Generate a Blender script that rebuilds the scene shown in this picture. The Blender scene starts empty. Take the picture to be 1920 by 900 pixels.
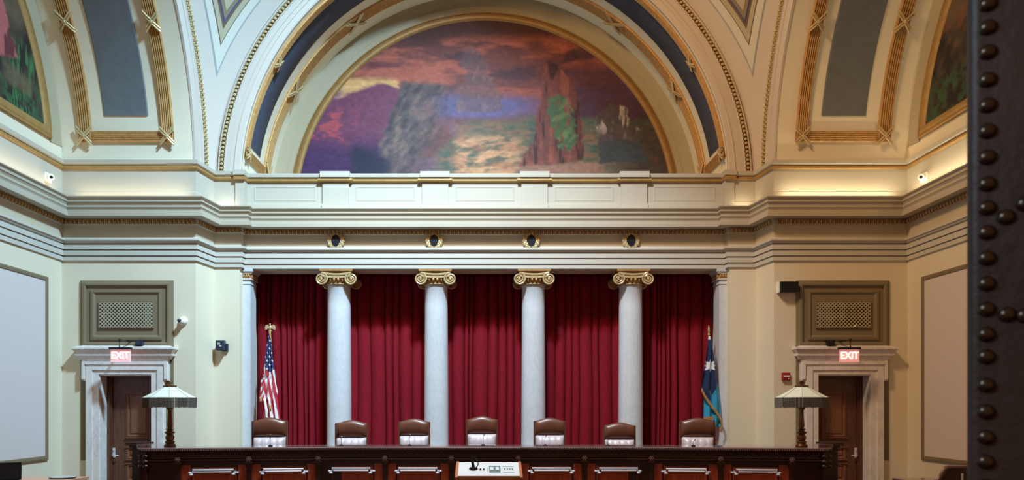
import bpy, math, random
import numpy as np
from mathutils import Vector, Matrix
random.seed(7)
PI = math.pi
SC = bpy.context.scene
COL = SC.collection
CZ, F, CX, CY = 1.75, 1320.0, 909.0, 760.0      # eye height, focal length in px (1920 wide), principal point


def P(px, py, Y):
    """real point that the photograph shows at a pixel, at distance Y into the room"""
    return ((px - CX) / F * Y, Y, CZ + (CY - py) / F * Y)


# ------------------------------------------------------------------ camera
cam = bpy.data.cameras.new('camera')
camo = bpy.data.objects.new('camera', cam)
COL.objects.link(camo)
camo.location = (0, 0, CZ)
camo.rotation_euler = (PI / 2, 0, 0)
cam.sensor_width = 36.0
cam.lens = F / 1920 * 36
cam.shift_x = (960 - CX) / 1920
cam.shift_y = (CY - 450) / 1920
cam.clip_start = 0.05
cam.dof.use_dof = True
cam.dof.focus_distance = 14.0
cam.dof.aperture_fstop = 7.0
SC.camera = camo
SC.view_settings.view_transform = 'Standard'
SC.view_settings.look = 'None'
SC.view_settings.gamma = 1.0
SC.view_settings.use_curve_mapping = False
SC.view_settings.exposure = 0.0

# ------------------------------------------------------------------ light
world = bpy.data.worlds.new('world')
SC.world = world
world.use_nodes = True
world.node_tree.nodes['Background'].inputs[0].default_value = (1.0, 0.52, 0.22, 1)
world.node_tree.nodes['Background'].inputs[1].default_value = 0.22


def area(name, loc, target, power, col, sx, sy=None, spread=180, shape=None):
    l = bpy.data.lights.new(name, 'AREA')
    l.energy = power
    l.color = col
    l.shape = shape or ('RECTANGLE' if sy else 'DISK')
    l.size = sx
    if sy:
        l.size_y = sy
    l.spread = math.radians(spread)
    o = bpy.data.objects.new(name, l)
    COL.objects.link(o)
    o.location = loc
    d = Vector(target) - Vector(loc)
    o.rotation_euler = d.to_track_quat('-Z', 'Y').to_euler()
    return o


area('dome_skylight', (0.0, 9.2, 13.0), (-4.2, 14.6, 2.5), 1270, (0.44, 0.76, 1.0), 0.9, None, 108)
area('warm_fill_right', (-1.0, 8.6, 12.8), (4.6, 13.0, 2.0), 640, (1.0, 0.62, 0.30), 2.0, None, 140)  # added warm fill with no fitting behind it, weighted to the right side
area('nail_glint_fill', (-3.4, 0.3, 3.9), (0.6, 0.8, 1.9), 75, (0.55, 0.78, 1.0), 1.2, 0.8)  # added cool fill, there to put bluish glints on the studded door's nails
WARM = (1.0, 0.80, 0.50)


def cove(name, a, b, nrm, power, col=WARM):
    """a strip lamp lying on the cornice behind its lip, washing the attic above it"""
    ax, bx = Vector(a), Vector(b)
    L = (bx - ax).length
    o = area(name, (ax + bx) / 2, (0, 0, 0), power, col, L, 0.05, 170)
    x = (bx - ax).normalized()
    z = -(Vector((0, 0, 1)) - Vector((nrm[0], nrm[1], 0)) * 0.35).normalized()
    y = z.cross(x)
    o.rotation_euler = Matrix((x, y, z)).transposed().to_euler()


CZT = 6.02
cove('cove_strip_door_wall_left', (-8.4, 14.30, CZT), (-6.1, 14.30, CZT), (0, -1), 6, (1.0, 0.84, 0.56))
cove('cove_strip_door_wall_right', (6.1, 14.30, CZT), (8.4, 14.30, CZT), (0, -1), 13, WARM)
cove('cove_strip_centre', (-5.0, 15.17, CZT), (5.0, 15.17, CZT), (0, -1), 2, (1.0, 0.88, 0.66))
cove('cove_strip_pier_left', (-5.75, 15.02, CZT), (-5.35, 15.02, CZT), (0, -1), 1, (1.0, 0.88, 0.66))
cove('cove_strip_pier_right', (5.35, 15.02, CZT), (5.75, 15.02, CZT), (0, -1), 1.2, WARM)
cove('cove_strip_wall_left', (-8.51, 6, CZT), (-8.51, 14.2, CZT), (1, 0), 22, (1.0, 0.86, 0.62))
cove('cove_strip_wall_right', (8.51, 6, CZT), (8.51, 14.2, CZT), (-1, 0), 40, WARM)


# ------------------------------------------------------------------ materials
def lin(c):
    return tuple(((v / 255.0) / 12.92 if v / 255.0 <= 0.04045 else ((v / 255.0 + 0.055) / 1.055) ** 2.4) for v in c[:3]) + (1.0,)


def mat(name, rgb, rough=0.6, metal=0.0, var=0.06, scale=6.0, bump=0.0, bscale=60.0, spec=0.4, emit=None, estr=0.0,
        stretch=(1, 1, 1), sheen=0.0, coat=0.0):
    m = bpy.data.materials.new(name)
    m.use_nodes = True
    nt = m.node_tree
    b = nt.nodes['Principled BSDF']
    b.inputs['Roughness'].default_value = rough
    b.inputs['Metallic'].default_value = metal
    b.inputs['Specular IOR Level'].default_value = spec
    b.inputs['Sheen Weight'].default_value = sheen
    b.inputs['Coat Weight'].default_value = coat
    c = lin(rgb)
    tc = nt.nodes.new('ShaderNodeTexCoord')
    mp = nt.nodes.new('ShaderNodeMapping')
    mp.inputs['Scale'].default_value = stretch
    nt.links.new(tc.outputs['Object'], mp.inputs[0])
    nz = nt.nodes.new('ShaderNodeTexNoise')
    nz.inputs['Scale'].default_value = scale
    nz.inputs['Detail'].default_value = 5
    nt.links.new(mp.outputs[0], nz.inputs['Vector'])
    rp = nt.nodes.new('ShaderNodeValToRGB')
    rp.color_ramp.elements[0].position = 0.3
    rp.color_ramp.elements[1].position = 0.7
    rp.color_ramp.elements[0].color = tuple(v * (1 - var) for v in c[:3]) + (1,)
    rp.color_ramp.elements[1].color = tuple(min(1, v * (1 + var)) for v in c[:3]) + (1,)
    nt.links.new(nz.outputs['Fac'], rp.inputs[0])
    nt.links.new(rp.outputs[0], b.inputs['Base Color'])
    if bump:
        n2 = nt.nodes.new('ShaderNodeTexNoise')
        n2.inputs['Scale'].default_value = bscale
        nt.links.new(mp.outputs[0], n2.inputs['Vector'])
        bp = nt.nodes.new('ShaderNodeBump')
        bp.inputs['Strength'].default_value = bump
        bp.inputs['Distance'].default_value = 0.01
        nt.links.new(n2.outputs['Fac'], bp.inputs['Height'])
        nt.links.new(bp.outputs[0], b.inputs['Normal'])
    if emit:
        b.inputs['Emission Color'].default_value = lin(emit)
        b.inputs['Emission Strength'].default_value = estr
    return m


def painted(name, rough=0.6, sheen=0.0, bump=0.0):
    """surface whose own colours (a painting, a printed cloth) come from the mesh's colour attribute"""
    m = mat(name, (255, 255, 255), rough, var=0.05, scale=30, bump=bump, bscale=80, sheen=sheen, spec=0.25)
    nt = m.node_tree
    b = nt.nodes['Principled BSDF']
    a = nt.nodes.new('ShaderNodeVertexColor')
    a.layer_name = 'paint'
    mx = nt.nodes.new('ShaderNodeMix')
    mx.data_type = 'RGBA'
    mx.blend_type = 'MULTIPLY'
    mx.inputs[0].default_value = 1.0
    src = b.inputs['Base Color'].links[0].from_socket
    nt.links.new(a.outputs[0], mx.inputs[6])
    nt.links.new(src, mx.inputs[7])
    nt.links.new(mx.outputs[2], b.inputs['Base Color'])
    return m


M = {}
M['wall'] = mat('cream_wall_paint', (222, 212, 188), 0.7, var=0.02, scale=1.5)
M['vault'] = mat('cream_vault_paint', (226, 217, 194), 0.75, var=0.02, scale=1.2)
M['arch'] = mat('pale_grey_arch_paint', (192, 181, 170), 0.7, var=0.02, scale=1.2)
M['entab'] = mat('cream_entablature_paint', (196, 191, 180), 0.65, var=0.02, scale=2)
M['frieze'] = mat('cream_frieze_shade_tint', (194, 180, 156), 0.65, var=0.02, scale=2)  # cream browned: part of the cornice's shadow is put into the colour
M['cornice'] = mat('stone_grey_cornice_paint', (182, 172, 154), 0.6, var=0.03, scale=2)
M['attic'] = mat('ivory_attic_paint', (178, 172, 158), 0.65, var=0.02, scale=2)
M['beige'] = mat('beige_band_paint', (168, 157, 132), 0.7, var=0.03, scale=2)
M['taupe'] = mat('taupe_paint', (126, 112, 88), 0.6, var=0.04, scale=3)
M['gold'] = mat('gilding', (184, 142, 88), 0.42, 0.3, var=0.18, scale=14, bump=0.2, bscale=90)
M['gold_pale'] = mat('pale_gilding', (204, 182, 138), 0.38, 0.35, var=0.15, scale=18)
M['gold_flat'] = mat('ochre_gold_paint', (164, 130, 78), 0.5, 0.25, var=0.10, scale=8)
M['mural_gold'] = mat('dull_mural_gilding', (146, 112, 64), 0.5, 0.25, var=0.12, scale=8)
M['blue'] = mat('slate_blue_paint', (64, 68, 84), 0.75, var=0.10, scale=5)
M['slate'] = mat('slate_grey_paint', (104, 108, 112), 0.75, var=0.08, scale=5)
M['line_dark'] = mat('umber_line_paint', (104, 82, 60), 0.7)
M['line_blue'] = mat('blue_line_paint', (60, 70, 120), 0.7)
M['greyline'] = mat('grey_line_paint', (150, 152, 154), 0.7)
M['curtain'] = mat('crimson_velvet', (128, 20, 34), 0.85, var=0.16, scale=9, bump=0.15, bscale=180, spec=0.15, stretch=(6, 6, 0.6), sheen=0.0)
M['leather'] = mat('brown_leather', (104, 60, 42), 0.36, var=0.12, scale=10, bump=0.12, bscale=120, spec=0.6)
M['leather_sheen'] = mat('brown_leather_painted_sheen', (198, 182, 186), 0.42, var=0.06, scale=10, bump=0.1, bscale=120, spec=0.8, coat=0.3)  # brown leather painted pale: the skylight's reflection is in the base colour
M['leather_dark'] = mat('dark_door_leather', (58, 38, 26), 0.5, var=0.35, scale=4, bump=0.12, bscale=60, spec=0.5)
M['nail'] = mat('aged_nailhead_metal', (82, 70, 60), 0.28, 0.85, var=0.2, scale=50)
M['mahog'] = mat('dark_mahogany', (48, 20, 15), 0.32, var=0.35, scale=5, spec=0.5, stretch=(1, 1, 6), coat=0.2)
M['mahog_red'] = mat('red_mahogany_panel', (150, 62, 34), 0.35, var=0.3, scale=6, spec=0.5, stretch=(6, 6, 0.7), coat=0.2)
M['mahog_top'] = mat('mahogany_top_painted_sheen', (112, 86, 84), 0.25, var=0.2, scale=6, spec=0.8, stretch=(1, 6, 1), coat=0.8)  # dark mahogany lightened, so the skylight's sheen is partly in the base colour
M['door_wood'] = mat('walnut_door_wood', (92, 56, 40), 0.4, var=0.28, scale=5, spec=0.45, stretch=(8, 8, 0.6))
M['door_panel'] = mat('walnut_panel_wood', (122, 78, 54), 0.4, var=0.25, scale=5, spec=0.45, stretch=(9, 9, 0.5))
M['light_wood'] = mat('orange_lectern_wood', (186, 112, 70), 0.4, var=0.16, scale=5, stretch=(1, 1, 7))
M['desk_wood'] = mat('tan_desk_wood', (196, 152, 122), 0.4, var=0.14, scale=5, stretch=(7, 1, 1))
M['chrome'] = mat('polished_steel', (222, 220, 226), 0.38, 0.6, var=0.04)
M['black'] = mat('black_plastic', (18, 20, 24), 0.4, var=0.1)
M['bluegrey'] = mat('dark_blue_grey_plastic', (40, 50, 68), 0.4, var=0.15)
M['white'] = mat('white_plastic', (236, 234, 228), 0.4, var=0.02)
M['paper'] = mat('white_laminate', (232, 236, 240), 0.35, var=0.02)
M['screen_grey'] = mat('grey_green_plate', (104, 130, 138), 0.4, var=0.05)
M['panel_fab'] = mat('pinkish_white_fabric', (214, 202, 200), 0.9, var=0.02, scale=40, bump=0.1, bscale=250, sheen=0.1)
M['shade'] = mat('pale_green_silk_shade', (206, 212, 198), 0.7, var=0.05, scale=20, bump=0.1)
M['fringe'] = mat('grey_brown_fringe', (104, 100, 92), 0.85, var=0.35, scale=120, stretch=(1, 1, 0.05))
M['lampbrass'] = mat('aged_bronze', (112, 78, 46), 0.35, 0.6, var=0.2, scale=12)
M['red'] = mat('red_alarm_plastic', (150, 24, 26), 0.4, var=0.05)
M['exit_panel'] = mat('clear_edge_lit_panel', (250, 214, 214), 0.3, var=0.02, emit=(255, 150, 150), estr=0.35)
M['exit_letter'] = mat('lit_exit_letters', (255, 225, 220), 0.4, var=0.02, emit=(255, 196, 190), estr=1.6)
M['floor'] = mat('brown_carpet', (96, 66, 52), 0.95, var=0.2, scale=30, bump=0.3, bscale=200, spec=0.1)
M['ground_dark'] = mat('shield_black', (22, 26, 34), 0.35, var=0.3)
M['grille'] = mat('pale_grille_metal', (178, 168, 142), 0.5, 0.2)
M['void'] = mat('duct_black', (12, 12, 13), 0.8)
M['painting'] = painted('painted_canvas', 0.55)
M['flagcloth'] = painted('satin_flag_cloth', 0.6, sheen=0.2)


def marble(name, base, vein, rough=0.25, amt=0.5):
    m = mat(name, base, rough, var=0.03, scale=3, spec=0.5)
    nt = m.node_tree
    b = nt.nodes['Principled BSDF']
    tc = nt.nodes.new('ShaderNodeTexCoord')
    mp = nt.nodes.new('ShaderNodeMapping')
    mp.inputs['Scale'].default_value = (1.6, 1.6, 0.7)
    nt.links.new(tc.outputs['Object'], mp.inputs[0])
    n = nt.nodes.new('ShaderNodeTexNoise')
    n.inputs['Scale'].default_value = 2.4
    n.inputs['Detail'].default_value = 8
    n.inputs['Distortion'].default_value = 1.6
    nt.links.new(mp.outputs[0], n.inputs['Vector'])
    r = nt.nodes.new('ShaderNodeValToRGB')
    e = r.color_ramp.elements
    e[0].position = 0.46
    e[0].color = (0, 0, 0, 1)
    e[1].position = 0.54
    e[1].color = (0, 0, 0, 1)
    k = r.color_ramp.elements.new(0.5)
    k.color = (amt, amt, amt, 1)
    nt.links.new(n.outputs['Fac'], r.inputs[0])
    mx = nt.nodes.new('ShaderNodeMix')
    mx.data_type = 'RGBA'
    src = b.inputs['Base Color'].links[0].from_socket
    nt.links.new(r.outputs[0], mx.inputs[0])
    nt.links.new(src, mx.inputs[6])
    mx.inputs[7].default_value = lin(vein)
    nt.links.new(mx.outputs[2], b.inputs['Base Color'])
    return m


M['marble'] = marble('white_column_marble', (206, 208, 212), (170, 174, 184), 0.22, 0.22)
M['marble_door'] = marble('white_door_marble', (226, 220, 214), (184, 176, 172), 0.3, 0.4)


# ------------------------------------------------------------------ mesh helpers
class MB:
    def __init__(s, T=None):
        s.v, s.f, s.T = [], [], T

    def pts(s, ps):
        i = len(s.v)
        s.v += [tuple(p) for p in ps]
        return i

    def box(s, x0, x1, y0, y1, z0, z1):
        i = s.pts([(x0, y0, z0), (x1, y0, z0), (x1, y1, z0), (x0, y1, z0), (x0, y0, z1), (x1, y0, z1), (x1, y1, z1), (x0, y1, z1)])
        s.f += [tuple(i + k for k in q) for q in ((3, 2, 1, 0), (4, 5, 6, 7), (0, 1, 5, 4), (1, 2, 6, 5), (2, 3, 7, 6), (3, 0, 4, 7))]
        return s

    def prism(s, poly, z0, z1):
        n = len(poly)
        i = s.pts([(x, y, z0) for x, y in poly] + [(x, y, z1) for x, y in poly])
        for k in range(n):
            s.f.append((i + k, i + (k + 1) % n, i + n + (k + 1) % n, i + n + k))
        s.f.append(tuple(i + k for k in reversed(range(n))))
        s.f.append(tuple(i + n + k for k in range(n)))
        return s

    def plate(s, poly, y0, y1):
        """outline in X-Z, extruded along Y"""
        n = len(poly)
        i = s.pts([(x, y0, z) for x, z in poly] + [(x, y1, z) for x, z in poly])
        for k in range(n):
            s.f.append((i + k, i + (k + 1) % n, i + n + (k + 1) % n, i + n + k))
        s.f.append(tuple(i + k for k in range(n)))
        s.f.append(tuple(i + n + k for k in reversed(range(n))))
        return s

    def grid(s, rows, close=False):
        """rows: list of equally long point lists"""
        n = len(rows[0])
        i = s.pts([p for r in rows for p in r])
        for a in range(len(rows) - 1):
            for b in range(n if close else n - 1):
                c = (b + 1) % n
                s.f.append((i + a * n + b, i + a * n + c, i + (a + 1) * n + c, i + (a + 1) * n + b))
        return i

    def lathe(s, prof, x=0, y=0, seg=24, ry=1.0):
        """profile of (radius, z) turned about a vertical axis, ends capped"""
        rows = [[(x + r * math.cos(2 * PI * k / seg), y + ry * r * math.sin(2 * PI * k / seg), z) for k in range(seg)] for r, z in prof]
        i = s.grid(rows, True)
        s.f.append(tuple(i + k for k in reversed(range(seg))))
        j = i + (len(prof) - 1) * seg
        s.f.append(tuple(j + k for k in range(seg)))
        return s

    def ball(s, c, rx, ry, rz, seg=8, rings=5):
        rows = []
        for a in range(rings + 1):
            t = PI * a / rings
            r = max(math.sin(t), 0.02)
            rows.append([(c[0] + rx * r * math.cos(2 * PI * k / seg), c[1] + ry * r * math.sin(2 * PI * k / seg), c[2] - rz * math.cos(t)) for k in range(seg)])
        s.grid(rows, True)
        return s

    def tube(s, path, r, seg=8):
        """tube along a path; r a number or a list"""
        P_ = [Vector(p) for p in path]
        rows = []
        up = Vector((0.13, 0.31, 0.94))
        for k, p in enumerate(P_):
            d = (P_[min(k + 1, len(P_) - 1)] - P_[max(k - 1, 0)]).normalized()
            a = d.cross(up)
            if a.length < 1e-4:
                a = d.cross(Vector((1, 0, 0)))
            a.normalize()
            b = d.cross(a)
            rr = r[k] if isinstance(r, (list, tuple)) else r
            rows.append([tuple(p + a * (rr * math.cos(2 * PI * q / seg)) + b * (rr * math.sin(2 * PI * q / seg))) for q in range(seg)])
        i = s.grid(rows, True)
        s.f.append(tuple(i + q for q in reversed(range(seg))))
        j = i + (len(rows) - 1) * seg
        s.f.append(tuple(j + q for q in range(seg)))
        return s

    def loops(s, x0, x1, z0, z1, y, ls, cap=True):
        """nested rectangles facing -Y: ls = (inset, how far proud of y)"""
        i = len(s.v)
        for ins, d in ls:
            s.pts([(x0 + ins, y - d, z0 + ins), (x1 - ins, y - d, z0 + ins), (x1 - ins, y - d, z1 - ins), (x0 + ins, y - d, z1 - ins)])
        for a in range(len(ls) - 1):
            for b in range(4):
                c = (b + 1) % 4
                s.f.append((i + a * 4 + b, i + a * 4 + c, i + a * 4 + 4 + c, i + a * 4 + 4 + b))
        if cap:
            j = i + (len(ls) - 1) * 4
            s.f.append((j, j + 1, j + 2, j + 3))
        return s

    def sweep(s, poly, prof, close=False):
        """profile (p out to the right of travel, z) along a plan polyline, mitred"""
        n = len(poly)
        offs = []
        for k in range(n):
            ns = []
            if k > 0:
                d = Vector(poly[k]) - Vector(poly[k - 1])
                ns.append(Vector((d.y, -d.x)).normalized())
            if k < n - 1:
                d = Vector(poly[k + 1]) - Vector(poly[k])
                ns.append(Vector((d.y, -d.x)).normalized())
            if len(ns) == 2:
                m = (ns[0] + ns[1])
                m = m / (1 + ns[0].dot(ns[1]))
            else:
                m = ns[0]
            offs.append(m)
        rows = [[(poly[k][0] + offs[k].x * p, poly[k][1] + offs[k].y * p, z) for p, z in prof] for k in range(n)]
        i = s.grid(rows, close)
        if close:
            m = len(prof)
            s.f.append(tuple(i + q for q in reversed(range(m))))
            j = i + (n - 1) * m
            s.f.append(tuple(j + q for q in range(m)))
        return s

    def xf(s, mtx, start=0):
        s.v = s.v[:start] + [tuple(mtx @ Vector(p)) for p in s.v[start:]]
        return s

    def build(s, name, m, parent=None, smooth=False, colors=None, recalc=False):
        me = bpy.data.meshes.new(name)
        vs = s.v if s.T is None else [tuple(s.T @ Vector(p)) for p in s.v]
        me.from_pydata(vs, [], s.f)
        me.materials.append(m)
        if smooth:
            me.polygons.foreach_set('use_smooth', [True] * len(me.polygons))
            if smooth != 'all':
                me.set_sharp_from_angle(angle=math.radians(40))
        if colors is not None:
            a = me.color_attributes.new('paint', 'FLOAT_COLOR', 'POINT')
            a.data.foreach_set('color', np.asarray(colors, dtype=np.float32).ravel())
        me.update()
        o = bpy.data.objects.new(name, me)
        COL.objects.link(o)
        if parent:
            o.parent = parent
        return o


def empty(name, loc=(0, 0, 0), rz=0.0):
    o = bpy.data.objects.new(name, None)
    o.empty_display_size = 0.1
    COL.objects.link(o)
    o.location = loc
    o.rotation_euler = (0, 0, rz)
    return o


def tag(o, label, cat, group=None):
    o['label'] = label
    o['category'] = cat
    if group:
        o['group'] = group
    return o


def structure(o):
    o['kind'] = 'structure'
    return o


def stuff(o):
    o['kind'] = 'stuff'
    return o


def copy_tree(o, parent=None):
    c = o.copy()
    COL.objects.link(c)
    if parent:
        c.parent = parent
    for ch in list(o.children):
        copy_tree(ch, c)
    return c


# ------------------------------------------------------------------ measurements of the hall
A = 14.5            # door wall
YB = 15.2           # plane of the great back arch
YE = 15.37          # face of the colonnade's entablature
YL = 17.45          # wall of the mural
XW = 8.71           # side walls
XS = 5.97           # planes of the side arches
YC = 9.28           # middle of the crossing
ZS = 6.65           # springing of the vaults
RI, RL = 5.28, 5.22  # radius of back vault, of side vaults
PLAN = [(-XW, 3.0), (-XW, A), (-5.954, A), (-5.845, YB), (-5.27, YB), (-5.27, YE),
        (5.27, YE), (5.27, YB), (5.845, YB), (5.954, A), (XW, A), (XW, 3.0)]
DX0, DX1, DZ1 = -7.91, -6.81, 2.387   # left door opening

# ------------------------------------------------------------------ walls and floor
structure(MB().box(-9.2, 9.2, -2.5, 18, -0.2, 0).build('floor', M['floor']))
w = MB()
w.box(-XW - 0.3, -XW, 2.8, A + 0.4, 0, 12.4)
structure(w.build('wall_left', M['wall']))
w = MB()
w.box(XW, XW + 0.3, 2.8, A + 0.4, 0, 12.4)
structure(w.build('wall_right', M['wall']))
w = MB()
for s in (-1, 1):
    a, b = sorted((s * DX0, s * DX1))
    w.box(*sorted((s * XW, s * abs(DX0))), A, A + 0.45, 0, 6.7)
    w.box(*sorted((s * abs(DX1), s * 5.954)), A, A + 0.45, 0, 6.7)
    w.box(a, b, A, A + 0.45, DZ1, 6.7)
    w.box(a - 0.1, b + 0.1, A + 0.45, A + 0.6, 0, DZ1 + 0.1)
    poly = [(s * 5.954, A), (s * 5.845, YB), (s * 5.29, YB), (s * 5.29, 17.0), (s * 6.4, 17.0), (s * 6.4, A + 0.45)]
    w.prism(poly if s > 0 else poly[::-1], 0, 6.7)
w.box(-5.3, 5.3, YE + 0.03, 15.97, 4.727, 6.7)
w.box(-5.4, 5.4, 16.75, 17.0, 0, 6.7)
w.box(-6.4, 6.4, 15.97, YL + 0.3, 6.45, 6.72)
w.box(-6.0, 6.0, YL, YL + 0.25, 6.72, 12.3)
structure(w.build('wall_back', M['wall']))
structure(MB().box(-5.29, 5.29, 11.15, 16.75, 0, 0.3).build('floor_dais', M['floor']))

# ------------------------------------------------------------------ entablature, cornice and attic
ent = structure(empty('trim_1', (0, A, 4.727)))


def on_ent(mb, name, m, smooth=False):
    o = mb.build(name, m, None, smooth)
    o.parent = ent
    o.matrix_parent_inverse = Matrix.Translation(ent.location).inverted()
    return o


arch_prof = [(-0.03, 4.727), (0.035, 4.727), (0.035, 4.808), (0.008, 4.812), (0.008, 4.828), (0.055, 4.828), (0.055, 4.932), (0.025, 4.936),
             (0.025, 4.953), (0.075, 4.953), (0.075, 5.045), (0.045, 5.05), (0.045, 5.066), (0.09, 5.075), (0.105, 5.10), (0.13, 5.118), (0.13, 5.155), (0.02, 5.20)]
on_ent(MB().sweep(PLAN, arch_prof), 'architrave', M['entab'])
on_ent(MB().sweep(PLAN, [(0.02, 5.195), (0.012, 5.21), (0.012, 5.46)]), 'frieze', M['frieze'])
corn = [(0.012, 5.46), (0.06, 5.465), (0.06, 5.575), (0.285, 5.578), (0.285, 5.655), (0.28, 5.66), (0.23, 5.675), (0.235, 5.72), (0.255, 5.755),
        (0.262, 5.76), (0.262, 5.785), (0.235, 5.79), (0.24, 5.82), (0.268, 5.862), (0.28, 5.868), (0.28, 5.893), (0.255, 5.898), (0.262, 5.925), (0.30, 5.955), (0.305, 5.975), (0.0, 5.985)]
on_ent(MB().sweep(PLAN, corn), 'cornice', M['cornice'])
on_ent(MB().sweep(PLAN, [(0.03, 5.975), (0.03, 6.13), (0.025, 6.14), (0.012, 6.15), (0.012, 6.60), (0.02, 6.605)]), 'attic', M['attic'])
g = [(0.02, 6.60)] + [(0.025 + 0.04 * math.sin(t), 6.64 - 0.04 * math.cos(t)) for t in np.linspace(0, PI, 7)] + [(0.02, 6.685)]
on_ent(MB().sweep(PLAN, g), 'gold_moulding', M['gold_flat'], True)
on_ent(MB().sweep(PLAN, [(0.02, 6.682), (0.05, 6.69), (0.075, 6.71), (0.08, 6.785), (-0.25, 6.79)]), 'ledge', M['attic'])


def along(poly, step, p):
    """evenly spaced points along the plan, p in front of it, with the outward normal"""
    out = []
    for k in range(len(poly) - 1):
        a, b = Vector(poly[k]), Vector(poly[k + 1])
        L = (b - a).length
        n = max(1, round(L / step))
        d = (b - a) / L
        nn = Vector((d.y, -d.x))
        for q in range(n):
            c = a + d * (L * (q + 0.5) / n) + nn * p
            out.append((c, d, nn))
    return out


mb = MB()
for c, d, nn in along(PLAN, 0.088, 0.075):
    if abs(c.x) > XW - 0.2 and c.y < 9:
        continue
    k = len(mb.v)
    mb.ball((0, 0, 0), 0.032, 0.032, 0.045, 6, 4)
    mb.xf(Matrix.Translation((c.x, c.y, 5.522)), k)
    mb.box(-0.006, 0.006, -0.02, 0.02, -0.05, 0.03)
    mb.xf(Matrix.Translation((c.x + d.x * 0.044, c.y + d.y * 0.044, 5.522)) @ Matrix.Rotation(math.atan2(d.y, d.x), 4, 'Z'), len(mb.v) - 8)
stuff(on_ent(mb, 'egg_moulding', M['gold'], True))

# centre parapet: pedestals over the columns and framed panels between
COLX = [-3.245, -1.08, 1.08, 3.245]
for x in COLX:
    m_ = MB().box(x - 0.285, x + 0.285, YE - 0.06, YE + 0.02, 5.985, 6.60)
    m_.box(x - 0.30, x + 0.30, YE - 0.075, YE + 0.02, 5.985, 6.14)
    on_ent(m_, 'pedestal', M['attic'])
    on_ent(MB().box(x - 0.32, x + 0.32, YE - 0.15, YE + 0.02, 6.69, 6.815), 'pedestal_cap', M['attic'])
    on_ent(MB().sweep([(x - 0.31, YE), (x - 0.31, YE - 0.06), (x + 0.31, YE - 0.06), (x + 0.31, YE)], g), 'gold_moulding', M['gold_flat'], True)
edges = [-5.15] + [v for x in COLX for v in (x - 0.31, x + 0.31)] + [5.15]
for k in range(0, len(edges), 2):
    a, b = edges[k] + 0.12, edges[k + 1] - 0.12
    on_ent(MB().loops(a, b, 6.2, 6.53, YE, [(0, 0), (0, 0.014), (0.03, 0.02), (0.045, 0.006), (0.05, 0.004)]), 'panel', M['attic'])
for s in (-1, 1):
    on_ent(MB().box(s * 5.27 - 0.1, s * 5.27 + 0.1, YB - 0.05, YB + 0.2, 5.985, 6.60), 'pedestal', M['attic'])
    on_ent(MB().box(s * 5.27 - 0.12, s * 5.27 + 0.12, YB - 0.11, YB + 0.2, 6.60, 6.79), 'pedestal_cap', M['gold_flat'])
    on_ent(MB().box(s * 5.27 - 0.125, s * 5.27 + 0.125, YB - 0.13, YB + 0.2, 6.69, 6.8), 'pedestal_cap', M['attic'])

# wreathed shields on the frieze
for x in [(630 - CX), (814 - CX), (996 - CX), (1183 - CX)]:
    X = x * (YE - 0.05) / F
    t = empty('frieze_medallion', (X, YE - 0.045, 5.33))
    pos = ['nearest the stars and stripes flag', 'second from the stars and stripes flag',
           'second from the dark blue flag', 'nearest the dark blue flag'][[630, 814, 996, 1183].index(int(x + CX))]
    tag(t, 'gilt wreath with dark oval shield, ' + pos, 'medallion', 'medallions on the frieze')
    m_ = MB()
    for k in range(14):
        an = 2 * PI * k / 14
        m_.ball((0.155 * math.cos(an), -0.015, 0.145 * math.sin(an)), 0.045, 0.035, 0.045, 6, 4)
        m_.ball((0.115 * math.cos(an + .2), -0.02, 0.12 * math.sin(an + .2)), 0.03, 0.03, 0.034, 6, 4)
    m_.build('wreath', M['gold_pale'], t, True)
    out = [(0.085 * math.cos(a), 0.125 * math.sin(a)) for a in np.linspace(0, 2 * PI, 20, endpoint=False)]
    m_ = MB().plate(out, -0.055, 0.0)
    m_.build('shield', M['ground_dark'], t)

# ------------------------------------------------------------------ ceiling: vaults, arches, pendentives
ceil = structure(empty('ceiling', (0, YC, ZS)))


def on_ceil(mb, name, m, smooth=False, parent=None):
    o = mb.build(name, m, None, smooth)
    if parent is False:
        pass
    else:
        o.parent = ceil
        o.matrix_parent_inverse = Matrix.Translation(ceil.location).inverted()
    return o


def ab(r, t, d, side):
    """point on an arch: radius r, angle t from the back springing, d = position along the vault's axis"""
    if side == 0:      # back vault, axis along Y
        return (-r * math.cos(t), d, ZS + r * math.sin(t))
    return (side * d, YC + r * math.cos(t), ZS + r * math.sin(t))


def arc(mb, prof, side, t0=0.0, t1=PI, n=72, close=False):
    rows = [[ab(r, t, d, side) for r, d in prof] for t in np.linspace(t0, t1, n + 1)]
    i = mb.grid(rows, close)
    if close:
        m = len(prof)
        mb.f.append(tuple(i + q for q in range(m)))
        j = i + n * m
        mb.f.append(tuple(j + q for q in reversed(range(m))))
    return mb


def reeds(r, d0, d1, n=6, h=0.05):
    """reeded band between d0 and d1 on a soffit of radius r, standing h proud"""
    p = [(r + 0.02, d0), (r - h * 0.6, d0)]
    wd = (d1 - d0) / n
    for k in range(n):
        for q in np.linspace(0, PI, 5):
            p.append((r - h * 0.6 - h * 0.55 * math.sin(q), d0 + wd * (k + 0.5 - 0.5 * math.cos(q))))
    p += [(r - h * 0.6, d1), (r + 0.02, d1)]
    return p


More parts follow.
